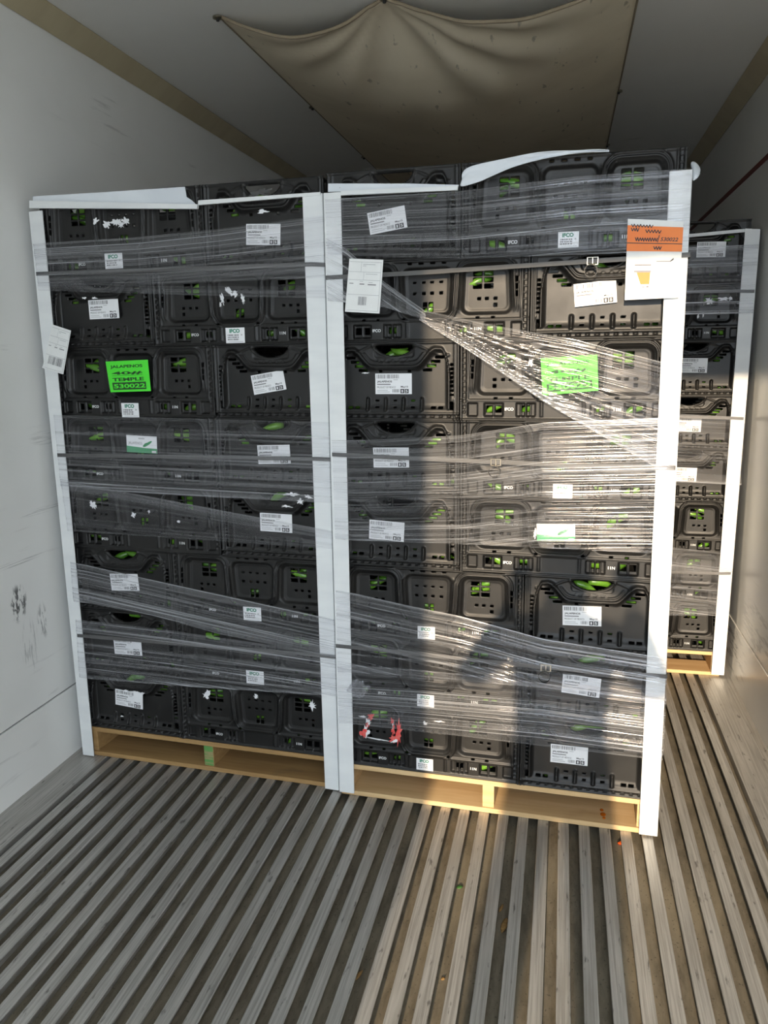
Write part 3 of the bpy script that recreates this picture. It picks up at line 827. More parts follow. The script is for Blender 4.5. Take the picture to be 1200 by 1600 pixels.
# ================================================================== wooden pallets
def pallet(fr, label, wmat, stringer_end=None, w_=1.000, d_=1.20, name='wooden_pallet'):
    root = empty(name, fr.w(0.0, 0.0, 0), fr.rz); tag(root, label, 'pallet', 'wooden pallets under the crates')
    T0, BB = DECK - 0.017, 0.017
    def board(nm, x0, y0, z0, x1, y1, z1, mt):
        b = MB(); cx_, cy_, cz_ = (x0 + x1) / 2, (y0 + y1) / 2, (z0 + z1) / 2
        b.box(x0 - cx_, y0 - cy_, z0 - cz_, x1 - cx_, y1 - cy_, z1 - cz_); o = b.build(nm, mt, root); o.location = (cx_, cy_, cz_); return bevel(o, 0.0015, 1)
    y = 0.0
    for k in range(7):
        board('deck_board', 0, y, T0, w_, y + (0.14 if k in (0, 6) else 0.095), DECK - 0.0002, wmat); y += (0.14 if k in (0, 6) else 0.095) + 0.0725
    for y0 in (0.0, 0.38, 0.72, 1.06):
        board('bottom_board', 0, y0, 0.0005, w_, y0 + 0.14, BB, wmat)
    for k, x0 in enumerate((0.0, w_ / 2 - 0.019, w_ - 0.038)):
        s = board('stringer', x0, 0.006, BB + 0.0002, x0 + 0.038, d_ - 0.01, T0 - 0.0002, wmat)
        if k == 1 and stringer_end: s.data.materials.append(M[stringer_end]); s.data.polygons[2].material_index = 1
    return root
pallet(LEFT, 'weathered wooden pallet with a green-painted stringer end under the left stack', 'wood_old', 'green_paint')
pallet(RIGHT, 'pale new wooden pallet under the right front stack, partly in sun', 'wood_new')
pallet(FAR, 'wooden pallet under the stack standing farther back at right', 'wood_new')

# ================================================================== corner boards
def corner_board(fr, tl, tr, bl, br, side, label, off=-0.012):
    T = 0.005
    p = {k: fr.at(*v, off) for k, v in dict(tl=tl, tr=tr, bl=bl, br=br).items()}
    bz = max(0.004, (p['bl'].z + p['br'].z) / 2); base = Vector((p['bl' if side < 0 else 'br'].x, off, bz))
    root = place(fr, empty('corner_board'), base); tag(root, label, 'corner board', 'white corner boards on the stacks')
    for k in ('bl', 'br'): p[k].z = bz
    q = {k: v - base for k, v in p.items()}
    b = MB()
    b.hexa([q['bl'], q['br'], q['br'] + Vector((0, -T, 0)), q['bl'] + Vector((0, -T, 0))], [q['tl'], q['tr'], q['tr'] + Vector((0, -T, 0)), q['tl'] + Vector((0, -T, 0))])
    bevel(b.build('front_flange', 'white_board', root), 0.0018, 2)
    o0, o1 = (q['bl'], q['tl']) if side < 0 else (q['br'], q['tr'])
    b = MB(); dx = T * (1 if side < 0 else -1); D = 0.06
    lo = [o0 + Vector((0, 0.0, 0)), o0 + Vector((dx, 0.0, 0)), o0 + Vector((dx, D, 0)), o0 + Vector((0, D, 0))]
    hi = [o1 + Vector((0, 0.0, 0)), o1 + Vector((dx, 0.0, 0)), o1 + Vector((dx, D, 0)), o1 + Vector((0, D, 0))]
    b.hexa(lo, hi); b.build('side_flange', 'white_board', root)
corner_board(LEFT, (46, 331), (67, 329), (131, 1181), (148, 1182), -1, 'white corner board at the far left beside the trailer wall')
corner_board(LEFT, (473, 305), (504.5, 302), (508.5, 1232), (530, 1236), 1, 'white corner board at the inner right edge of the left pallet stack')
corner_board(RIGHT, (506, 302), (533, 300), (531, 1236), (554, 1239), -1, 'white corner board at the inner left edge of the right front stack')
corner_board(RIGHT, (1046, 268), (1082, 265), (998, 1302), (1027, 1306), 1, 'sunlit white corner board on the outer right edge of the right front stack')
corner_board(FAR, (1164, 357), (1188, 358), (1111, 1053), (1131, 1055), 1, 'white corner board on the stack farther back by the right wall')

# white edge boards and sheets along the top
def flat_thing(fr, pts, off, thick, name, mats, label, cat, bend=None):
    P = [fr.at(x, y, off) for x, y in pts]
    base = Vector((min(p.x for p in P), off, min(p.z for p in P)))
    b = MB(); Q = [p - base for p in P]
    n = len(Q); fz = [(q.x, -thick, q.z) for q in Q]; bz = [(q.x, 0, q.z) for q in Q]
    b.poly(fz); b.poly(bz[::-1])
    for k in range(n):
        k2 = (k + 1) % n; b.quad(fz[k], bz[k], bz[k2], fz[k2])
    o = place(fr, b.build(name, mats), base)
    if cat: tag(o, label, cat)
    return o
def edge_board(fr, lip, sheet, label):
    P = [fr.at(x, y, -0.010) for x, y in lip + sheet]
    base = Vector((min(p.x for p in P), 0, min(p.z for p in P)))
    root = place(fr, empty('edge_board'), base); tag(root, label, 'edge board', 'white edge boards along the stack tops')
    for nm, pts, off, mat in (('lip', lip, -0.010, 'white_board'), ('upright_flange', sheet, -0.004, 'white_sheet')):
        Q = [fr.at(x, y, off) - base for x, y in pts]
        b = MB(); n = len(Q); tk = 0.010 if nm == 'lip' else 0.002
        fz = [(q.x, q.y - tk, q.z) for q in Q]; bz = [(q.x, q.y, q.z) for q in Q]
        b.poly(fz); b.poly(bz[::-1])
        for k in range(n):
            k2 = (k + 1) % n; b.quad(fz[k], bz[k], bz[k2], fz[k2])
        bevel(b.build(nm, mat, root), 0.001, 1)
edge_board(LEFT, [(49, 326), (310, 327), (311, 320), (49, 314)], [(52, 320), (309, 322), (300, 313), (292, 308), (289, 292), (170, 300), (52, 307)], 'white edge board with tall flange over the top left crate')
edge_board(LEFT, [(312, 321), (474, 308), (502, 306), (502, 301), (312, 314)], [(312, 319), (500, 304), (500, 302), (312, 315)], 'thin white edge strip over the top right crate of the left pallet')
edge_board(RIGHT, [(534, 306), (716, 298), (716, 291), (534, 299)], [(513, 300), (716, 295), (717, 289), (640, 287), (513, 287)], 'white edge board over the top left crate of the right front pallet')

edge_board(FAR, [(1068, 372), (1163, 363), (1163, 358), (1068, 367)], [(1068, 369), (1163, 360), (1163, 359), (1068, 368)], 'thin white edge strip along the top of the stack farther back')
# crumpled white film over the top of the right stack, and its loose end
def ribbon(fr, top, bot, off, nv, name, mat, label, cat, amp=0.004, seed=1, back=0.0):
    r = random.Random(seed); n = len(top)
    P = []
    for j in range(nv + 1):
        row = []
        for i in range(n):
            q = j / nv
            a = fr.at(*top[i], off); c = fr.at(*bot[i], off)
            p = a.lerp(c, q); p.y += r.uniform(-amp, amp) + back * (1 - q)
            row.append(p)
        P.append(row)
    base = Vector((P[0][0].x, off, min(p.z for row in P for p in row)))
    b = MB(); b.v = [tuple(p - base) for row in P for p in row]
    for j in range(nv):
        for i in range(n - 1):
            k = j * n + i; b.f.append((k, k + n, k + n + 1, k + 1)); b.mi.append(0)
    o = place(fr, b.build(name, mat, None, True), base); tag(o, label, cat)
    s = o.modifiers.new('soft', 'SUBSURF'); s.levels = 2; s.render_levels = 2
    s = o.modifiers.new('thick', 'SOLIDIFY'); s.thickness = 0.0015
    return o
ribbon(RIGHT, [(722, 274), (726, 262), (750, 256), (775, 250), (800, 245), (830, 240), (865, 237), (900, 235), (925, 234), (952, 235)],
       [(718, 292), (735, 288), (752, 283), (775, 272), (800, 261), (830, 252), (865, 244), (900, 240), (925, 238), (952, 237)], -0.024, 4, 'film_wrap_end', 'white_sheet',
       'crumpled white film draped over the top rim of the right front stack', 'film', 0.009, 3, 0.0)
ribbon(RIGHT, [(1081, 249), (1086, 247), (1091, 250), (1095, 254), (1097, 260)], [(1082, 283), (1084, 282), (1088, 280), (1091, 275), (1094, 270)], -0.004, 4, 'film_tail', 'white_sheet',
       'loose white film tail sticking out at the top right corner', 'film', 0.008, 5, 0.03)

# ================================================================== strapping
def strap(fr, pts, label, wd=0.0125, off=-0.0185, wrap=(True, True), buckle=None):
    P = [fr.at(x, y, off) for x, y in pts]
    base = P[0].copy(); root = place(fr, empty('strapping_band'), base); tag(root, label, 'strap', 'plastic strapping bands')
    Q = [p - base for p in P]
    if wrap[0]: Q = [Q[0] + Vector((-0.002, 0.55, 0)), Q[0] + Vector((-0.002, 0.002, 0))] + Q
    if wrap[1]: Q = Q + [Q[-1] + Vector((0.002, 0.002, 0)), Q[-1] + Vector((0.002, 0.55, 0))]
    b = MB(); T = 0.0009
    for k in range(len(Q) - 1):
        a, c = Q[k], Q[k + 1]; d = (c - a).normalized(); nn = Vector((d.y, -d.x, 0)); nn = nn.normalized() * T if nn.length > 0 else Vector((0, -T, 0))
        u = Vector((0, 0, wd / 2))
        b.hexa([a - u, c - u, c - u + nn, a - u + nn], [a + u, c + u, c + u + nn, a + u + nn])
    b.build('band', 'strap_grey', root)
    if buckle:
        bp = fr.at(*buckle, off) - base
        b = MB(); x, y, z = bp
        for (x0, z0, x1, z1) in ((-0.016, 0.008, 0.016, 0.011), (-0.016, -0.011, 0.016, -0.008), (-0.016, -0.011, -0.012, 0.011), (0.012, -0.011, 0.016, 0.011), (-0.002, -0.011, 0.002, 0.011)):
            b.box(x + x0, y - 0.006, z + z0, x + x1, y - 0.001, z + z1)
        bevel(b.build('buckle', 'buckle_metal', root), 0.001, 1)
        b = MB(); pts2 = []
        for k in range(20):
            an = k / 19 * 2 * math.pi * 1.25; rad = 0.016 + 0.003 * k / 19
            pts2.append(Vector((x - 0.004 + rad * math.cos(an), y - 0.006 - 0.004 * k / 19, z - 0.026 + rad * math.sin(an))))
        for k in range(19):
            a, c = pts2[k], pts2[k + 1]; u = Vector((0, -0.011, 0)); d = (c - a).normalized(); nn = Vector((-d.z, 0, d.x)) * 0.0009
            b.hexa([a, c, c + u, a + u], [a + nn, c + nn, c + u + nn, a + u + nn])
        b.build('curled_tail', 'strap_grey', root)
    return root
strap(LEFT, ((57, 428), (260, 421), (487, 413), (509, 414)), 'uppermost dark strap around the left stack, above the barcode ticket', wrap=(True, False))
strap(LEFT, ((90, 711), (300, 714), (492, 717), (520, 718)), 'middle dark strap around the left stack, across the white product label', wrap=(True, False))
strap(LEFT, ((121, 993), (330, 1010), (500, 1024), (528, 1027)), 'lowest dark strap around the left stack', wrap=(True, False))
strap(RIGHT, ((509, 434), (640, 427), (925, 408), (1078, 398)), 'uppermost strap with curled metal buckle on the right front stack', wrap=(False, True), buckle=(926, 408))
strap(RIGHT, ((519, 710), (620, 715), (775, 722), (900, 727), (1054, 731)), 'middle strap with buckle across the right front stack', wrap=(False, True), buckle=(775, 722))
strap(RIGHT, ((525, 1009), (640, 1020), (850, 1043), (1041, 1057)), 'lowest strap with buckle across the right front stack', wrap=(False, True), buckle=(853, 1043))
strap(FAR, ((1040, 456), (1156, 455), (1178, 455)), 'uppermost strap on the stack farther back', wrap=(False, True))
strap(FAR, ((1035, 651), (1138, 653), (1161, 654)), 'middle strap on the stack farther back', wrap=(False, True))
strap(FAR, ((1025, 893), (1118, 896), (1141, 896)), 'lowest strap on the stack farther back', wrap=(False, True))

# ================================================================== stretch film
def poly_at(line, x):
    if x <= line[0][0]: return line[0][1]
    for (x0, y0), (x1, y1) in zip(line, line[1:]):
        if x <= x1: return y0 + (y1 - y0) * (x - x0) / (x1 - x0)
    return line[-1][1]
_bandno = [0]
def film_band(root, base, fr, top, bot, mat, off, wrap=None, gather_glint=((0.0, 1.0, 0.02), (1.0, 1.0, 0.02)), amp=0.0012):
    """top / bot: edge polylines as pixels; gather: (v, strength, width) lines where the film is rolled into a cord"""
    _bandno[0] += 1; sd = _bandno[0]; r = random.Random(sd)
    nu, nv = 44, 64
    glint_lines = [(r.random(), r.uniform(-0.12, 0.12), r.uniform(0.25, 0.95) * (1.0 if mat == 'film_dense' else 0.6), r.uniform(0.0013, 0.0032)) for _ in range(16 if mat == 'film_dense' else 9)]  # random pale lines painted along the film as sky glints
    x0, x1 = top[0][0], top[-1][0]; xb0, xb1 = bot[0][0], bot[-1][0]
    cols = []
    for i in range(nu + 1):
        s = i / nu
        tx, bx_ = x0 + (x1 - x0) * s, xb0 + (xb1 - xb0) * s
        a = fr.at(tx, poly_at(top, tx), off); c = fr.at(bx_, poly_at(bot, bx_), off)
        cols.append([a.lerp(c, j / nv) for j in range(nv + 1)])
    if wrap in ('L', 'B'): cols = [[Vector((p.x - 0.0015, p.y + dd, p.z)) for p in cols[0]] for dd in (0.45, 0.12, 0.004)] + cols
    if wrap in ('R', 'B'): cols = cols + [[Vector((p.x + 0.0015, p.y + dd, p.z)) for p in cols[-1]] for dd in (0.004, 0.12, 0.45)]
    ph = [r.uniform(0, 6.28) for _ in range(4)]
    b = MB(); uvs = []; ga = []
    U = 0.0; prev = None
    for i, col_ in enumerate(cols):
        if prev is not None: U += (col_[nv // 2] - prev[nv // 2]).length
        prev = col_
        for j, p in enumerate(col_):
            q = p - base; v = j / nv
            q.y += -abs(amp) * (1 + math.sin(v * 21 + U * 1.3 + ph[0]) * 0.6 + math.sin(v * 47 - U * 2.0 + ph[1]) * 0.4)
            b.v.append(tuple(q))
            hgt = (col_[0] - col_[nv]).length
            uvs.append((U + sd * 3.7, v * hgt + sd * 1.31)); sv = min(1.0, max(0.0, U / 1.1))
            ga.append(max([0] + [st * math.exp(-((v - vv) * hgt / wdt) ** 2) for vv, st, wdt in gather_glint] + [st * math.exp(-((v - v0 - sl_ * sv) * hgt / wdt) ** 2) for v0, sl_, st, wdt in glint_lines]))
    n = nv + 1
    for i in range(len(cols) - 1):
        for j in range(nv):
            k = i * n + j; b.f.append((k, k + 1, k + n + 1, k + n)); b.mi.append(0)
    me = b.mesh('film_band', mat, True)
    uvl = me.uv_layers.new(name='UVMap')
    li = np.empty(len(me.loops), np.int32); me.loops.foreach_get('vertex_index', li)
    uvl.data.foreach_set('uv', np.array(uvs)[li].ravel())
    at = me.attributes.new('gather_glint', 'FLOAT', 'POINT'); at.data.foreach_set('value', np.array(ga, dtype=np.float32))  # rolled cords of film together with the painted sky glints
    link('film_band', me, root)

def wrap_root(fr, label):
    base = Vector((0.0, -0.02, 0.15)); root = place(fr, empty('stretch_film'), base); tag(root, label, 'stretch film', 'clear stretch film around the stacks')
    return root, base
FO = -0.0215
rl, bl_ = wrap_root(LEFT, 'clear stretch film in bands around the shaded left stack')
film_band(rl, bl_, LEFT, [(52, 381), (78, 379), (215, 371), (340, 358), (475, 340), (506, 336)], [(60, 447), (85, 446), (230, 446), (400, 438), (508, 434)], 'film_dense', FO, 'L', ((0.85, 0.5, 0.012), (0.25, 0.35, 0.02)))
film_band(rl, bl_, LEFT, [(58, 440), (230, 447), (400, 448), (509, 446)], [(60, 454), (230, 459), (400, 464), (510, 466)], 'film_light', FO - 0.002, None, ((1.0, 0.4, 0.004),))
film_band(rl, bl_, LEFT, [(84, 648), (106, 649), (330, 655), (516, 660)], [(95, 760), (240, 772), (400, 780), (521, 786)], 'film_dense', FO, 'L', ((0.0, 0.3, 0.004), (0.97, 0.6, 0.008)))
film_band(rl, bl_, LEFT, [(95, 752), (115, 754), (215, 772), (340, 796), (523, 830)], [(106, 830), (127, 831), (340, 845), (525, 858)], 'film_light', FO - 0.002, 'L', ((0.0, 1.0, 0.010), (0.12, 0.7, 0.012), (1.0, 0.4, 0.004)))
film_band(rl, bl_, LEFT, [(110, 878), (133, 882), (230, 904), (340, 928), (525, 968)], [(115, 940), (137, 942), (240, 962), (340, 990), (528, 1028)], 'film_dense', FO, 'L', ((0.0, 1.2, 0.011), (0.86, 0.9, 0.014), (1.0, 0.9, 0.007), (0.5, 0.5, 0.004)))
film_band(rl, bl_, LEFT, [(118, 968), (141, 970), (260, 984), (400, 1004), (528, 1024)], [(124, 1058), (145, 1061), (300, 1073), (532, 1088)], 'film_dense', FO - 0.002, 'L', ((1.0, 1.1, 0.010), (0.0, 0.3, 0.004)))
rr_, br_ = wrap_root(RIGHT, 'clear stretch film in bands around the sunlit right front stack')
film_band(rr_, br_, RIGHT, [(508, 312), (535, 310), (720, 299), (900, 276), (1080, 263)], [(512, 398), (545, 400), (720, 404), (900, 398), (1075, 392)], 'film_dense', FO, 'R', ((0.0, 0.3, 0.004), (1.0, 0.3, 0.005)))
film_band(rr_, br_, RIGHT, [(509, 372), (540, 388), (600, 440), (665, 486)], [(512, 470), (545, 473), (600, 480), (665, 500)], 'film_dense', FO - 0.003, None, ((1.0, 0.9, 0.02), (0.0, 0.5, 0.008)))
film_band(rr_, br_, RIGHT, [(660, 484), (720, 497), (770, 508), (900, 531), (1060, 572)], [(655, 500), (720, 540), (780, 580), (850, 628), (1055, 748)], 'film_light', FO - 0.003, 'R', ((1.0, 1.3, 0.016), (0.93, 0.8, 0.02), (0.0, 0.5, 0.006)), 0.002)
film_band(rr_, br_, RIGHT, [(519, 688), (560, 688), (720, 680), (850, 660), (1056, 652)], [(524, 842), (560, 845), (720, 850), (1048, 866)], 'film_dense', FO, 'R', ((1.0, 0.3, 0.005), (0.15, 0.3, 0.01)))
film_band(rr_, br_, RIGHT, [(525, 922), (552, 926), (640, 946), (720, 962), (850, 998), (1042, 1028)], [(528, 1050), (640, 1056), (850, 1075), (1040, 1100)], 'film_dense', FO, 'R', ((0.0, 1.0, 0.010), (0.25, 0.6, 0.012), (0.5, 0.35, 0.01)), 0.002)
film_band(rr_, br_, RIGHT, [(527, 1040), (640, 1046), (850, 1062), (1041, 1085)], [(530, 1130), (557, 1132), (720, 1150), (850, 1166), (1035, 1188)], 'film_dense', FO - 0.003, 'R', ((1.0, 0.6, 0.006), (0.6, 0.3, 0.02)), 0.002)
rf, bf_ = wrap_root(FAR, 'clear stretch film in bands around the stack farther back')
film_band(rf, bf_, FAR, [(1040, 388), (1185, 382)], [(1040, 492), (1176, 490)], 'film_dense', FO, 'R')
film_band(rf, bf_, FAR, [(1030, 645), (1165, 652)], [(1025, 752), (1158, 758)], 'film_light', FO, 'R')
film_band(rf, bf_, FAR, [(1020, 852), (1147, 866)], [(1018, 962), (1138, 962)], 'film_dense', FO, 'R', ((0.25, 0.7, 0.04), (0.8, 0.5, 0.03)))
# crumpled knot of film on the middle boards
b = MB(); r = random.Random(12)
bmk = bmesh.new(); bmesh.ops.create_icosphere(bmk, subdivisions=4, radius=0.03)
for v in bmk.verts:
    k = 1 + 0.30 * math.sin(v.co.x * 260 + v.co.z * 90) * math.sin(v.co.z * 240) + r.uniform(-0.16, 0.16)
    v.co = Vector((v.co.x * 1.0 * k, v.co.y * 0.45 * k, v.co.z * 0.9 * k))
me = bpy.data.meshes.new('film_knot'); bmk.to_mesh(me); bmk.free(); me.materials.append(M['film_rope'])
o = link('film_knot', me); p = RIGHT.at(560, 1076, -0.035); o.location = RIGHT.w(p.x, p.y, p.z); tag(o, 'crumpled knot of clear film beside the middle corner boards', 'film')

# ================================================================== papers hung on the wrap
def ticket(fr, corners, off, label, seed, bar):
    base, q = quad_sheet(fr, corners, off)
    root = place(fr, empty('shipping_ticket'), base); tag(root, label, 'paper ticket', 'printed paper tickets')
    sh = Sheet(q); sh.paper(0.0005, 0)
    for (a, b_, c, d) in ((0.03, 0.05, 0.97, 0.058), (0.03, 0.96, 0.95, 0.967), (0.945, 0.05, 0.955, 0.96), (0.03, 0.235, 0.95, 0.243), (0.03, 0.385, 0.95, 0.393), (0.03, 0.66, 0.95, 0.668), (0.37, 0.05, 0.38, 0.235), (0.46, 0.243, 0.47, 0.385)):
        sh.rect(a, b_, c, d, 3)
    for (a, b_, c, d) in ((0.42, 0.09, 0.78, 0.102), (0.42, 0.12, 0.52, 0.13), (0.52, 0.27, 0.86, 0.28), (0.36, 0.41, 0.46, 0.42), (0.62, 0.425, 0.74, 0.435)): sh.rect(a, b_, c, d, 3)
    for (a, b_, c, d) in ((0.06, 0.45, 0.18, 0.465), (0.36, 0.455, 0.50, 0.475), (0.60, 0.46, 0.84, 0.48)): sh.rect(a, b_, c, d, 2)
    sh.barcode(bar[0], bar[1], bar[2], bar[3], 22, seed, 2)
    split_sheet(sh, 'sheet', 'ticket_print', 'paper', ['ink', 'ink_grey', 'ink_pale'], root)
ticket(LEFT, ((82, 507), (111, 516.5), (99, 585), (66, 575)), -0.028, 'tilted paper ticket with barcode on the far left corner board', 5, (0.2, 0.68, 0.86, 0.86))
ticket(RIGHT, ((546, 404), (599, 406), (593, 490), (539, 487)), -0.028, 'upright paper ticket with barcode beside the middle corner boards', 9, (0.36, 0.70, 0.60, 0.86))
base, q = quad_sheet(RIGHT, ((981, 342), (1068, 346), (1061, 465), (976, 469)), -0.030)
root = place(RIGHT, empty('pallet_placard'), base); tag(root, 'white and orange handwritten placard at the upper right of the front stack', 'placard')
sh = Sheet(q); sh.paper(0.0006, 0, 0.004, 8)
H0 = 0.0050
sh.rect(0.0, 0.08, 1.0, 0.29, 1, H0); sh.rect(0.0, 0.30, 1.0, 0.395, 1, H0)
sh.rect(0.0, 0.29, 1.0, 0.30, 2, H0 + 0.0002)
sh.text('530022', 0.60, 0.215, 0.92, 0.265, 2, H0 + 0.0004, bold=0.02, shear=0.25)
sh.text('/', 0.545, 0.19, 0.59, 0.28, 2, H0 + 0.0004, bold=0.02)
r = random.Random(31)
def scribble(s0, s1, t0, t1, n):
    x = s0; st = (s1 - s0) / n
    for k in range(n):
        a = (x, t1 if k % 2 else t0); c = (x + st, (t0 if k % 2 else t1) + r.uniform(-0.006, 0.006)); wdt = 0.018
        sh.mb.quad(sh.at(a[0], a[1], H0 + 0.0004), sh.at(a[0] + wdt, a[1], H0 + 0.0004), sh.at(c[0] + wdt, c[1], H0 + 0.0004), sh.at(c[0], c[1], H0 + 0.0004), 2); x += st
scribble(0.06, 0.45, 0.065, 0.10, 14); scribble(0.06, 0.20, 0.11, 0.15, 6); scribble(0.32, 0.60, 0.125, 0.165, 10); scribble(0.14, 0.54, 0.225, 0.27, 18); scribble(0.48, 0.62, 0.33, 0.37, 6)
sh.rect(0.55, 0.515, 0.80, 0.525, 3, H0); sh.mb.poly([sh.at(0.80, 0.515, H0), sh.at(0.80, 0.528, H0), sh.at(0.86, 0.50, H0), sh.at(0.86, 0.475, H0)], 2)
sh.rect(0.12, 0.545, 0.50, 0.88, 4, H0)
sh.rect(0.16, 0.56, 0.46, 0.575, 3, H0 + 0.0003); sh.rect(0.16, 0.59, 0.42, 0.60, 5, H0 + 0.0003)
sh.rect(0.15, 0.635, 0.46, 0.66, 3, H0 + 0.0003)
sh.mb.poly([sh.at(0.20, 0.66, H0 + 0.0003), sh.at(0.28, 0.81, H0 + 0.0003), sh.at(0.44, 0.81, H0 + 0.0003), sh.at(0.45, 0.66, H0 + 0.0003)], 1)
sh.rect(0.30, 0.84, 0.36, 0.85, 3, H0 + 0.0003); sh.rect(0.39, 0.83, 0.43, 0.855, 3, H0 + 0.0003); sh.rect(0.18, 0.82, 0.22, 0.825, 3, H0 + 0.0003)
for (a, b_, c, d) in ((0.5, 0.845, 0.65, 0.853), (0.1, 0.885, 0.8, 0.889), (0.05, 0.925, 0.1, 0.93), (0.44, 0.915, 0.52, 0.92), (0.1, 0.965, 0.88, 0.968)): sh.rect(a, b_, c, d, 5, H0)
split_sheet(sh, 'sheet', 'placard_print', 'paper', ['orange_paper', 'ink', 'ink_grey', 'print_white', 'ink_pale'], root)

# ================================================================== bits on the floor
def on_floor(px, py, z=0.0):
    d = ray(px, py); return CAM + d * ((z - CAM.z) / d.z)
def bit(px, py, lx, ly, hz, rz, mat, name, label, cat, z=0.0, seed=1):
    r = random.Random(seed); bm = bmesh.new(); bmesh.ops.create_icosphere(bm, subdivisions=3, radius=1.0)
    for v in bm.verts:
        k = r.uniform(0.82, 1.12); w_ = 1 - 0.35 * abs(v.co.x)
        v.co = Vector((v.co.x * lx * k, v.co.y * ly * k * w_, (v.co.z * 0.5 + 0.5) * hz * k + 0.15 * hz * math.sin(v.co.x * 3)))
    zmin = min(v.co.z for v in bm.verts)
    for v in bm.verts: v.co.z -= zmin
    me = bpy.data.meshes.new(name); bm.to_mesh(me); bm.free(); me.materials.append(M[mat])
    for p in me.polygons: p.use_smooth = True
    o = link(name, me); p = on_floor(px, py, z); o.location = (p.x, p.y, z); o.rotation_euler = (0, 0, rz); tag(o, label, cat); return o
CHZ = -0.0318
bit(971, 1319, 0.013, 0.009, 0.008, 0.3, 'pepper_red', 'pepper_scrap', 'bright orange scrap on the floor beside the right corner board', 'food scrap', CHZ, 2)
bit(788, 1447, 0.030, 0.009, 0.005, 1.4, 'leaf_brown', 'dry_leaf', 'curled brown leaf lying between the floor ribs', 'leaf', CHZ, 3)
bit(783, 1420, 0.018, 0.005, 0.004, 1.3, 'leaf_brown', 'dry_leaf', 'thin brown leaf sliver just beyond the curled leaf', 'leaf', CHZ, 4)
bit(560, 1526, 0.020, 0.005, 0.006, 1.2, 'leaf_brown', 'dry_leaf', 'narrow reddish husk in a channel near the bottom edge', 'leaf', CHZ, 5)
bit(718, 1387, 0.010, 0.008, 0.004, 0.4, 'leaf_green', 'leaf_scrap', 'dark green leaf scrap in a floor channel', 'leaf', CHZ, 6)
bit(406, 1257, 0.008, 0.005, 0.004, 0.8, 'leaf_brown', 'wood_chip', 'small tan wood chip on the floor in front of the left pallet', 'wood chip', CHZ, 7)
bit(692, 1530, 0.006, 0.005, 0.003, 0.8, 'leaf_brown', 'husk_scrap', 'tiny tan husk in a channel near the bottom', 'food scrap', CHZ, 8)
# orange splash on the right pallet's bottom board
p = RIGHT.at(935, 1272, 0.03)
for i, (dx, dy, rx_) in enumerate(((0, 0.02, 0.009), (-0.004, 0.045, 0.006), (0.003, 0.0, 0.005))):
    bm = bmesh.new(); bmesh.ops.create_icosphere(bm, subdivisions=2, radius=1.0)
    for v in bm.verts: v.co = Vector((v.co.x * rx_, v.co.y * rx_ * 1.3, (v.co.z * 0.5 + 0.5) * 0.003))
    me = bpy.data.meshes.new('sauce_drop'); bm.to_mesh(me); bm.free(); me.materials.append(M['sap_orange'])
    o = link('sauce_drop', me); wv = RIGHT.w(0.862 + dx, 0.03 + dy, 0.0172); o.location = wv
    tag(o, ('middle', 'rear', 'nearest')[i] + ' of the orange drips on the right pallet bottom board', 'drip')

# ================================================================== the photographer, whose shadow falls on the load
def limb_mesh(name, joints, edges, radii, mat, root=0, sub=2):
    me = bpy.data.meshes.new(name); me.from_pydata(joints, edges, []); o = link(name, me)
    sk = o.modifiers.new('skin', 'SKIN'); sk.use_smooth_shade = True
    for i, rr in enumerate(radii):
        o.data.skin_vertices[0].data[i].radius = rr if isinstance(rr, tuple) else (rr, rr)
        o.data.skin_vertices[0].data[i].use_root = (i == root)
    s = o.modifiers.new('sub', 'SUBSURF'); s.levels = sub; s.render_levels = sub
    dg = bpy.context.evaluated_depsgraph_get(); dg.update()
    m2 = bpy.data.meshes.new_from_object(o.evaluated_get(dg)); bpy.data.objects.remove(o)
    m2.name = name; m2.materials.clear(); m2.materials.append(M[mat])
    return m2
per = empty('person', (0.655, -2.78, 0.0)); tag(per, 'photographer in a dark jacket holding up a phone behind the view', 'person')
J = [(0, 0, 0.84), (0, 0.0, 1.02), (0, 0.02, 1.22), (0, 0.02, 1.35), (0, 0.03, 1.415), (0, 0.045, 1.50), (0, 0.055, 1.575),
     (-0.17, 0.02, 1.33), (-0.29, 0.08, 1.16), (-0.14, 0.27, 1.37), (0.17, 0.02, 1.33), (0.29, 0.08, 1.16), (0.20, 0.27, 1.37),
     (-0.10, 0, 0.80), (-0.13, 0.02, 0.44), (-0.14, 0, 0.08), (-0.15, 0.14, 0.04), (0.10, 0, 0.80), (0.13, 0.02, 0.44), (0.14, 0, 0.08), (0.15, 0.14, 0.04)]
Eg = [(0, 1), (1, 2), (2, 3), (3, 4), (4, 5), (5, 6), (3, 7), (7, 8), (8, 9), (3, 10), (10, 11), (11, 12), (0, 13), (13, 14), (14, 15), (15, 16), (0, 17), (17, 18), (18, 19), (19, 20)]
Rd = [(0.15, 0.11), (0.14, 0.11), (0.165, 0.12), (0.13, 0.085), 0.045, (0.072, 0.088), (0.066, 0.078), 0.065, 0.052, 0.034, 0.065, 0.052, 0.034, 0.095, 0.065, 0.045, 0.036, 0.095, 0.065, 0.045, 0.036]
bme = limb_mesh('body', J, Eg, Rd, 'jacket'); bme.materials.append(M['skin']); bme.materials.append(M['trousers'])
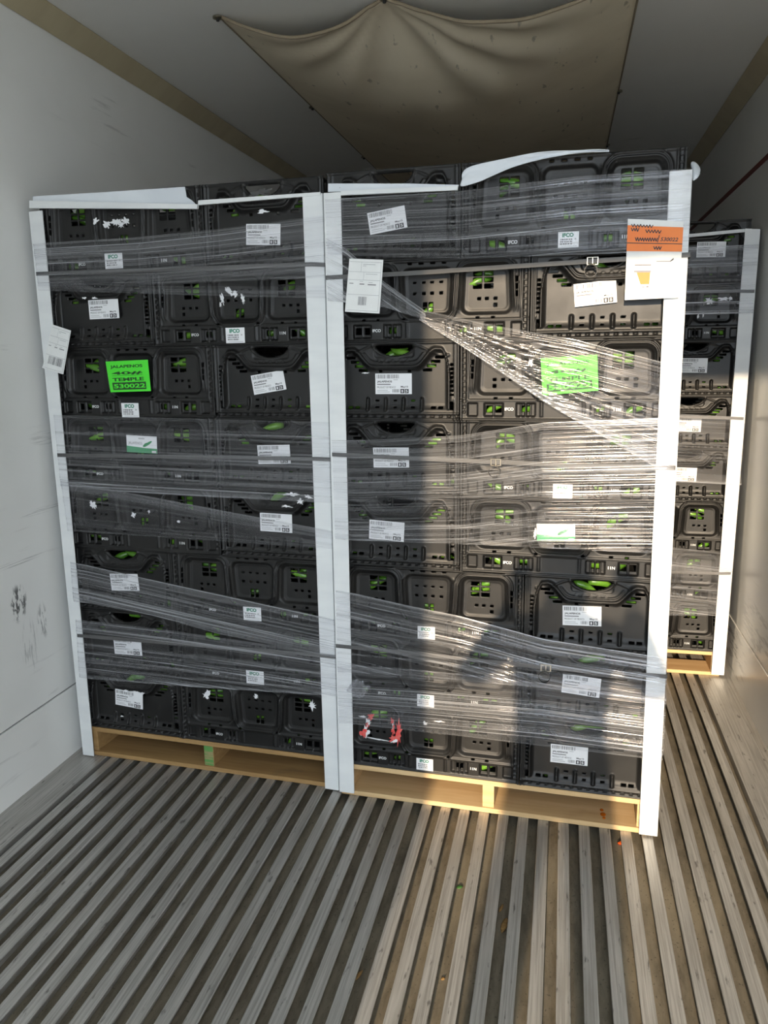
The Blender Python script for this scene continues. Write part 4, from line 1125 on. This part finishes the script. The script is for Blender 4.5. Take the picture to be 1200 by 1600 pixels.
for pg in bme.polygons:
    if pg.center.z > 1.405 and abs(pg.center.x) < 0.12 and pg.center.y < 0.2: pg.material_index = 1
    elif pg.center.z < 0.83: pg.material_index = 2
link('body', bme, per)
link('nose', limb_mesh('nose', [(0, 0.125, 1.535), (0, 0.15, 1.505)], [(0, 1)], [0.010, 0.014], 'skin'), per)
link('mouth', limb_mesh('mouth', [(-0.02, 0.128, 1.475), (0.02, 0.128, 1.475)], [(0, 1)], [0.006, 0.006], 'torn_red'), per)
for sg in (-1, 1):
    link('ear', limb_mesh('ear', [(sg * 0.074, 0.04, 1.50), (sg * 0.082, 0.036, 1.54)], [(0, 1)], [0.012, 0.015], 'skin'), per)
    link('eye', limb_mesh('eye', [(sg * 0.03, 0.122, 1.54), (sg * 0.034, 0.122, 1.54)], [(0, 1)], [0.010, 0.010], 'hair'), per)
link('hair', limb_mesh('hair', [(0, 0.02, 1.50), (0, 0.02, 1.575), (0, 0.05, 1.605)], [(0, 1), (1, 2)], [0.078, 0.088, 0.07], 'hair'), per)
for sgn, hx in ((-1, -0.14), (1, 0.20)):
    base_ = Vector((hx, 0.27, 1.37)); jj = [tuple(base_), tuple(base_ + Vector((0, 0.03, 0.05)))]; ee = [(0, 1)]; rd = [0.032, 0.03]
    for k in range(5):
        n0 = len(jj); o0 = Vector((-sgn * (0.005 + 0.0), 0.03 + 0.002 * k, 0.035 + 0.017 * k))
        jj += [tuple(base_ + o0), tuple(base_ + o0 + Vector((-sgn * 0.028, 0.016, 0.006))), tuple(base_ + o0 + Vector((-sgn * 0.05, 0.006, 0.006)))]
        ee += [(1, n0), (n0, n0 + 1), (n0 + 1, n0 + 2)]; rd += [0.011, 0.009, 0.008]
    link('hand', limb_mesh('hand', jj, ee, rd, 'skin', 0, 1), per)
b = MB(); b.box(-0.04, 0, -0.082, 0.04, 0.009, 0.082); o = bevel(b.build('mobile_phone', 'phone_black'), 0.003, 2)
o.location = (0.69, -2.475, 1.447); tag(o, 'black mobile phone held up by the photographer', 'phone')
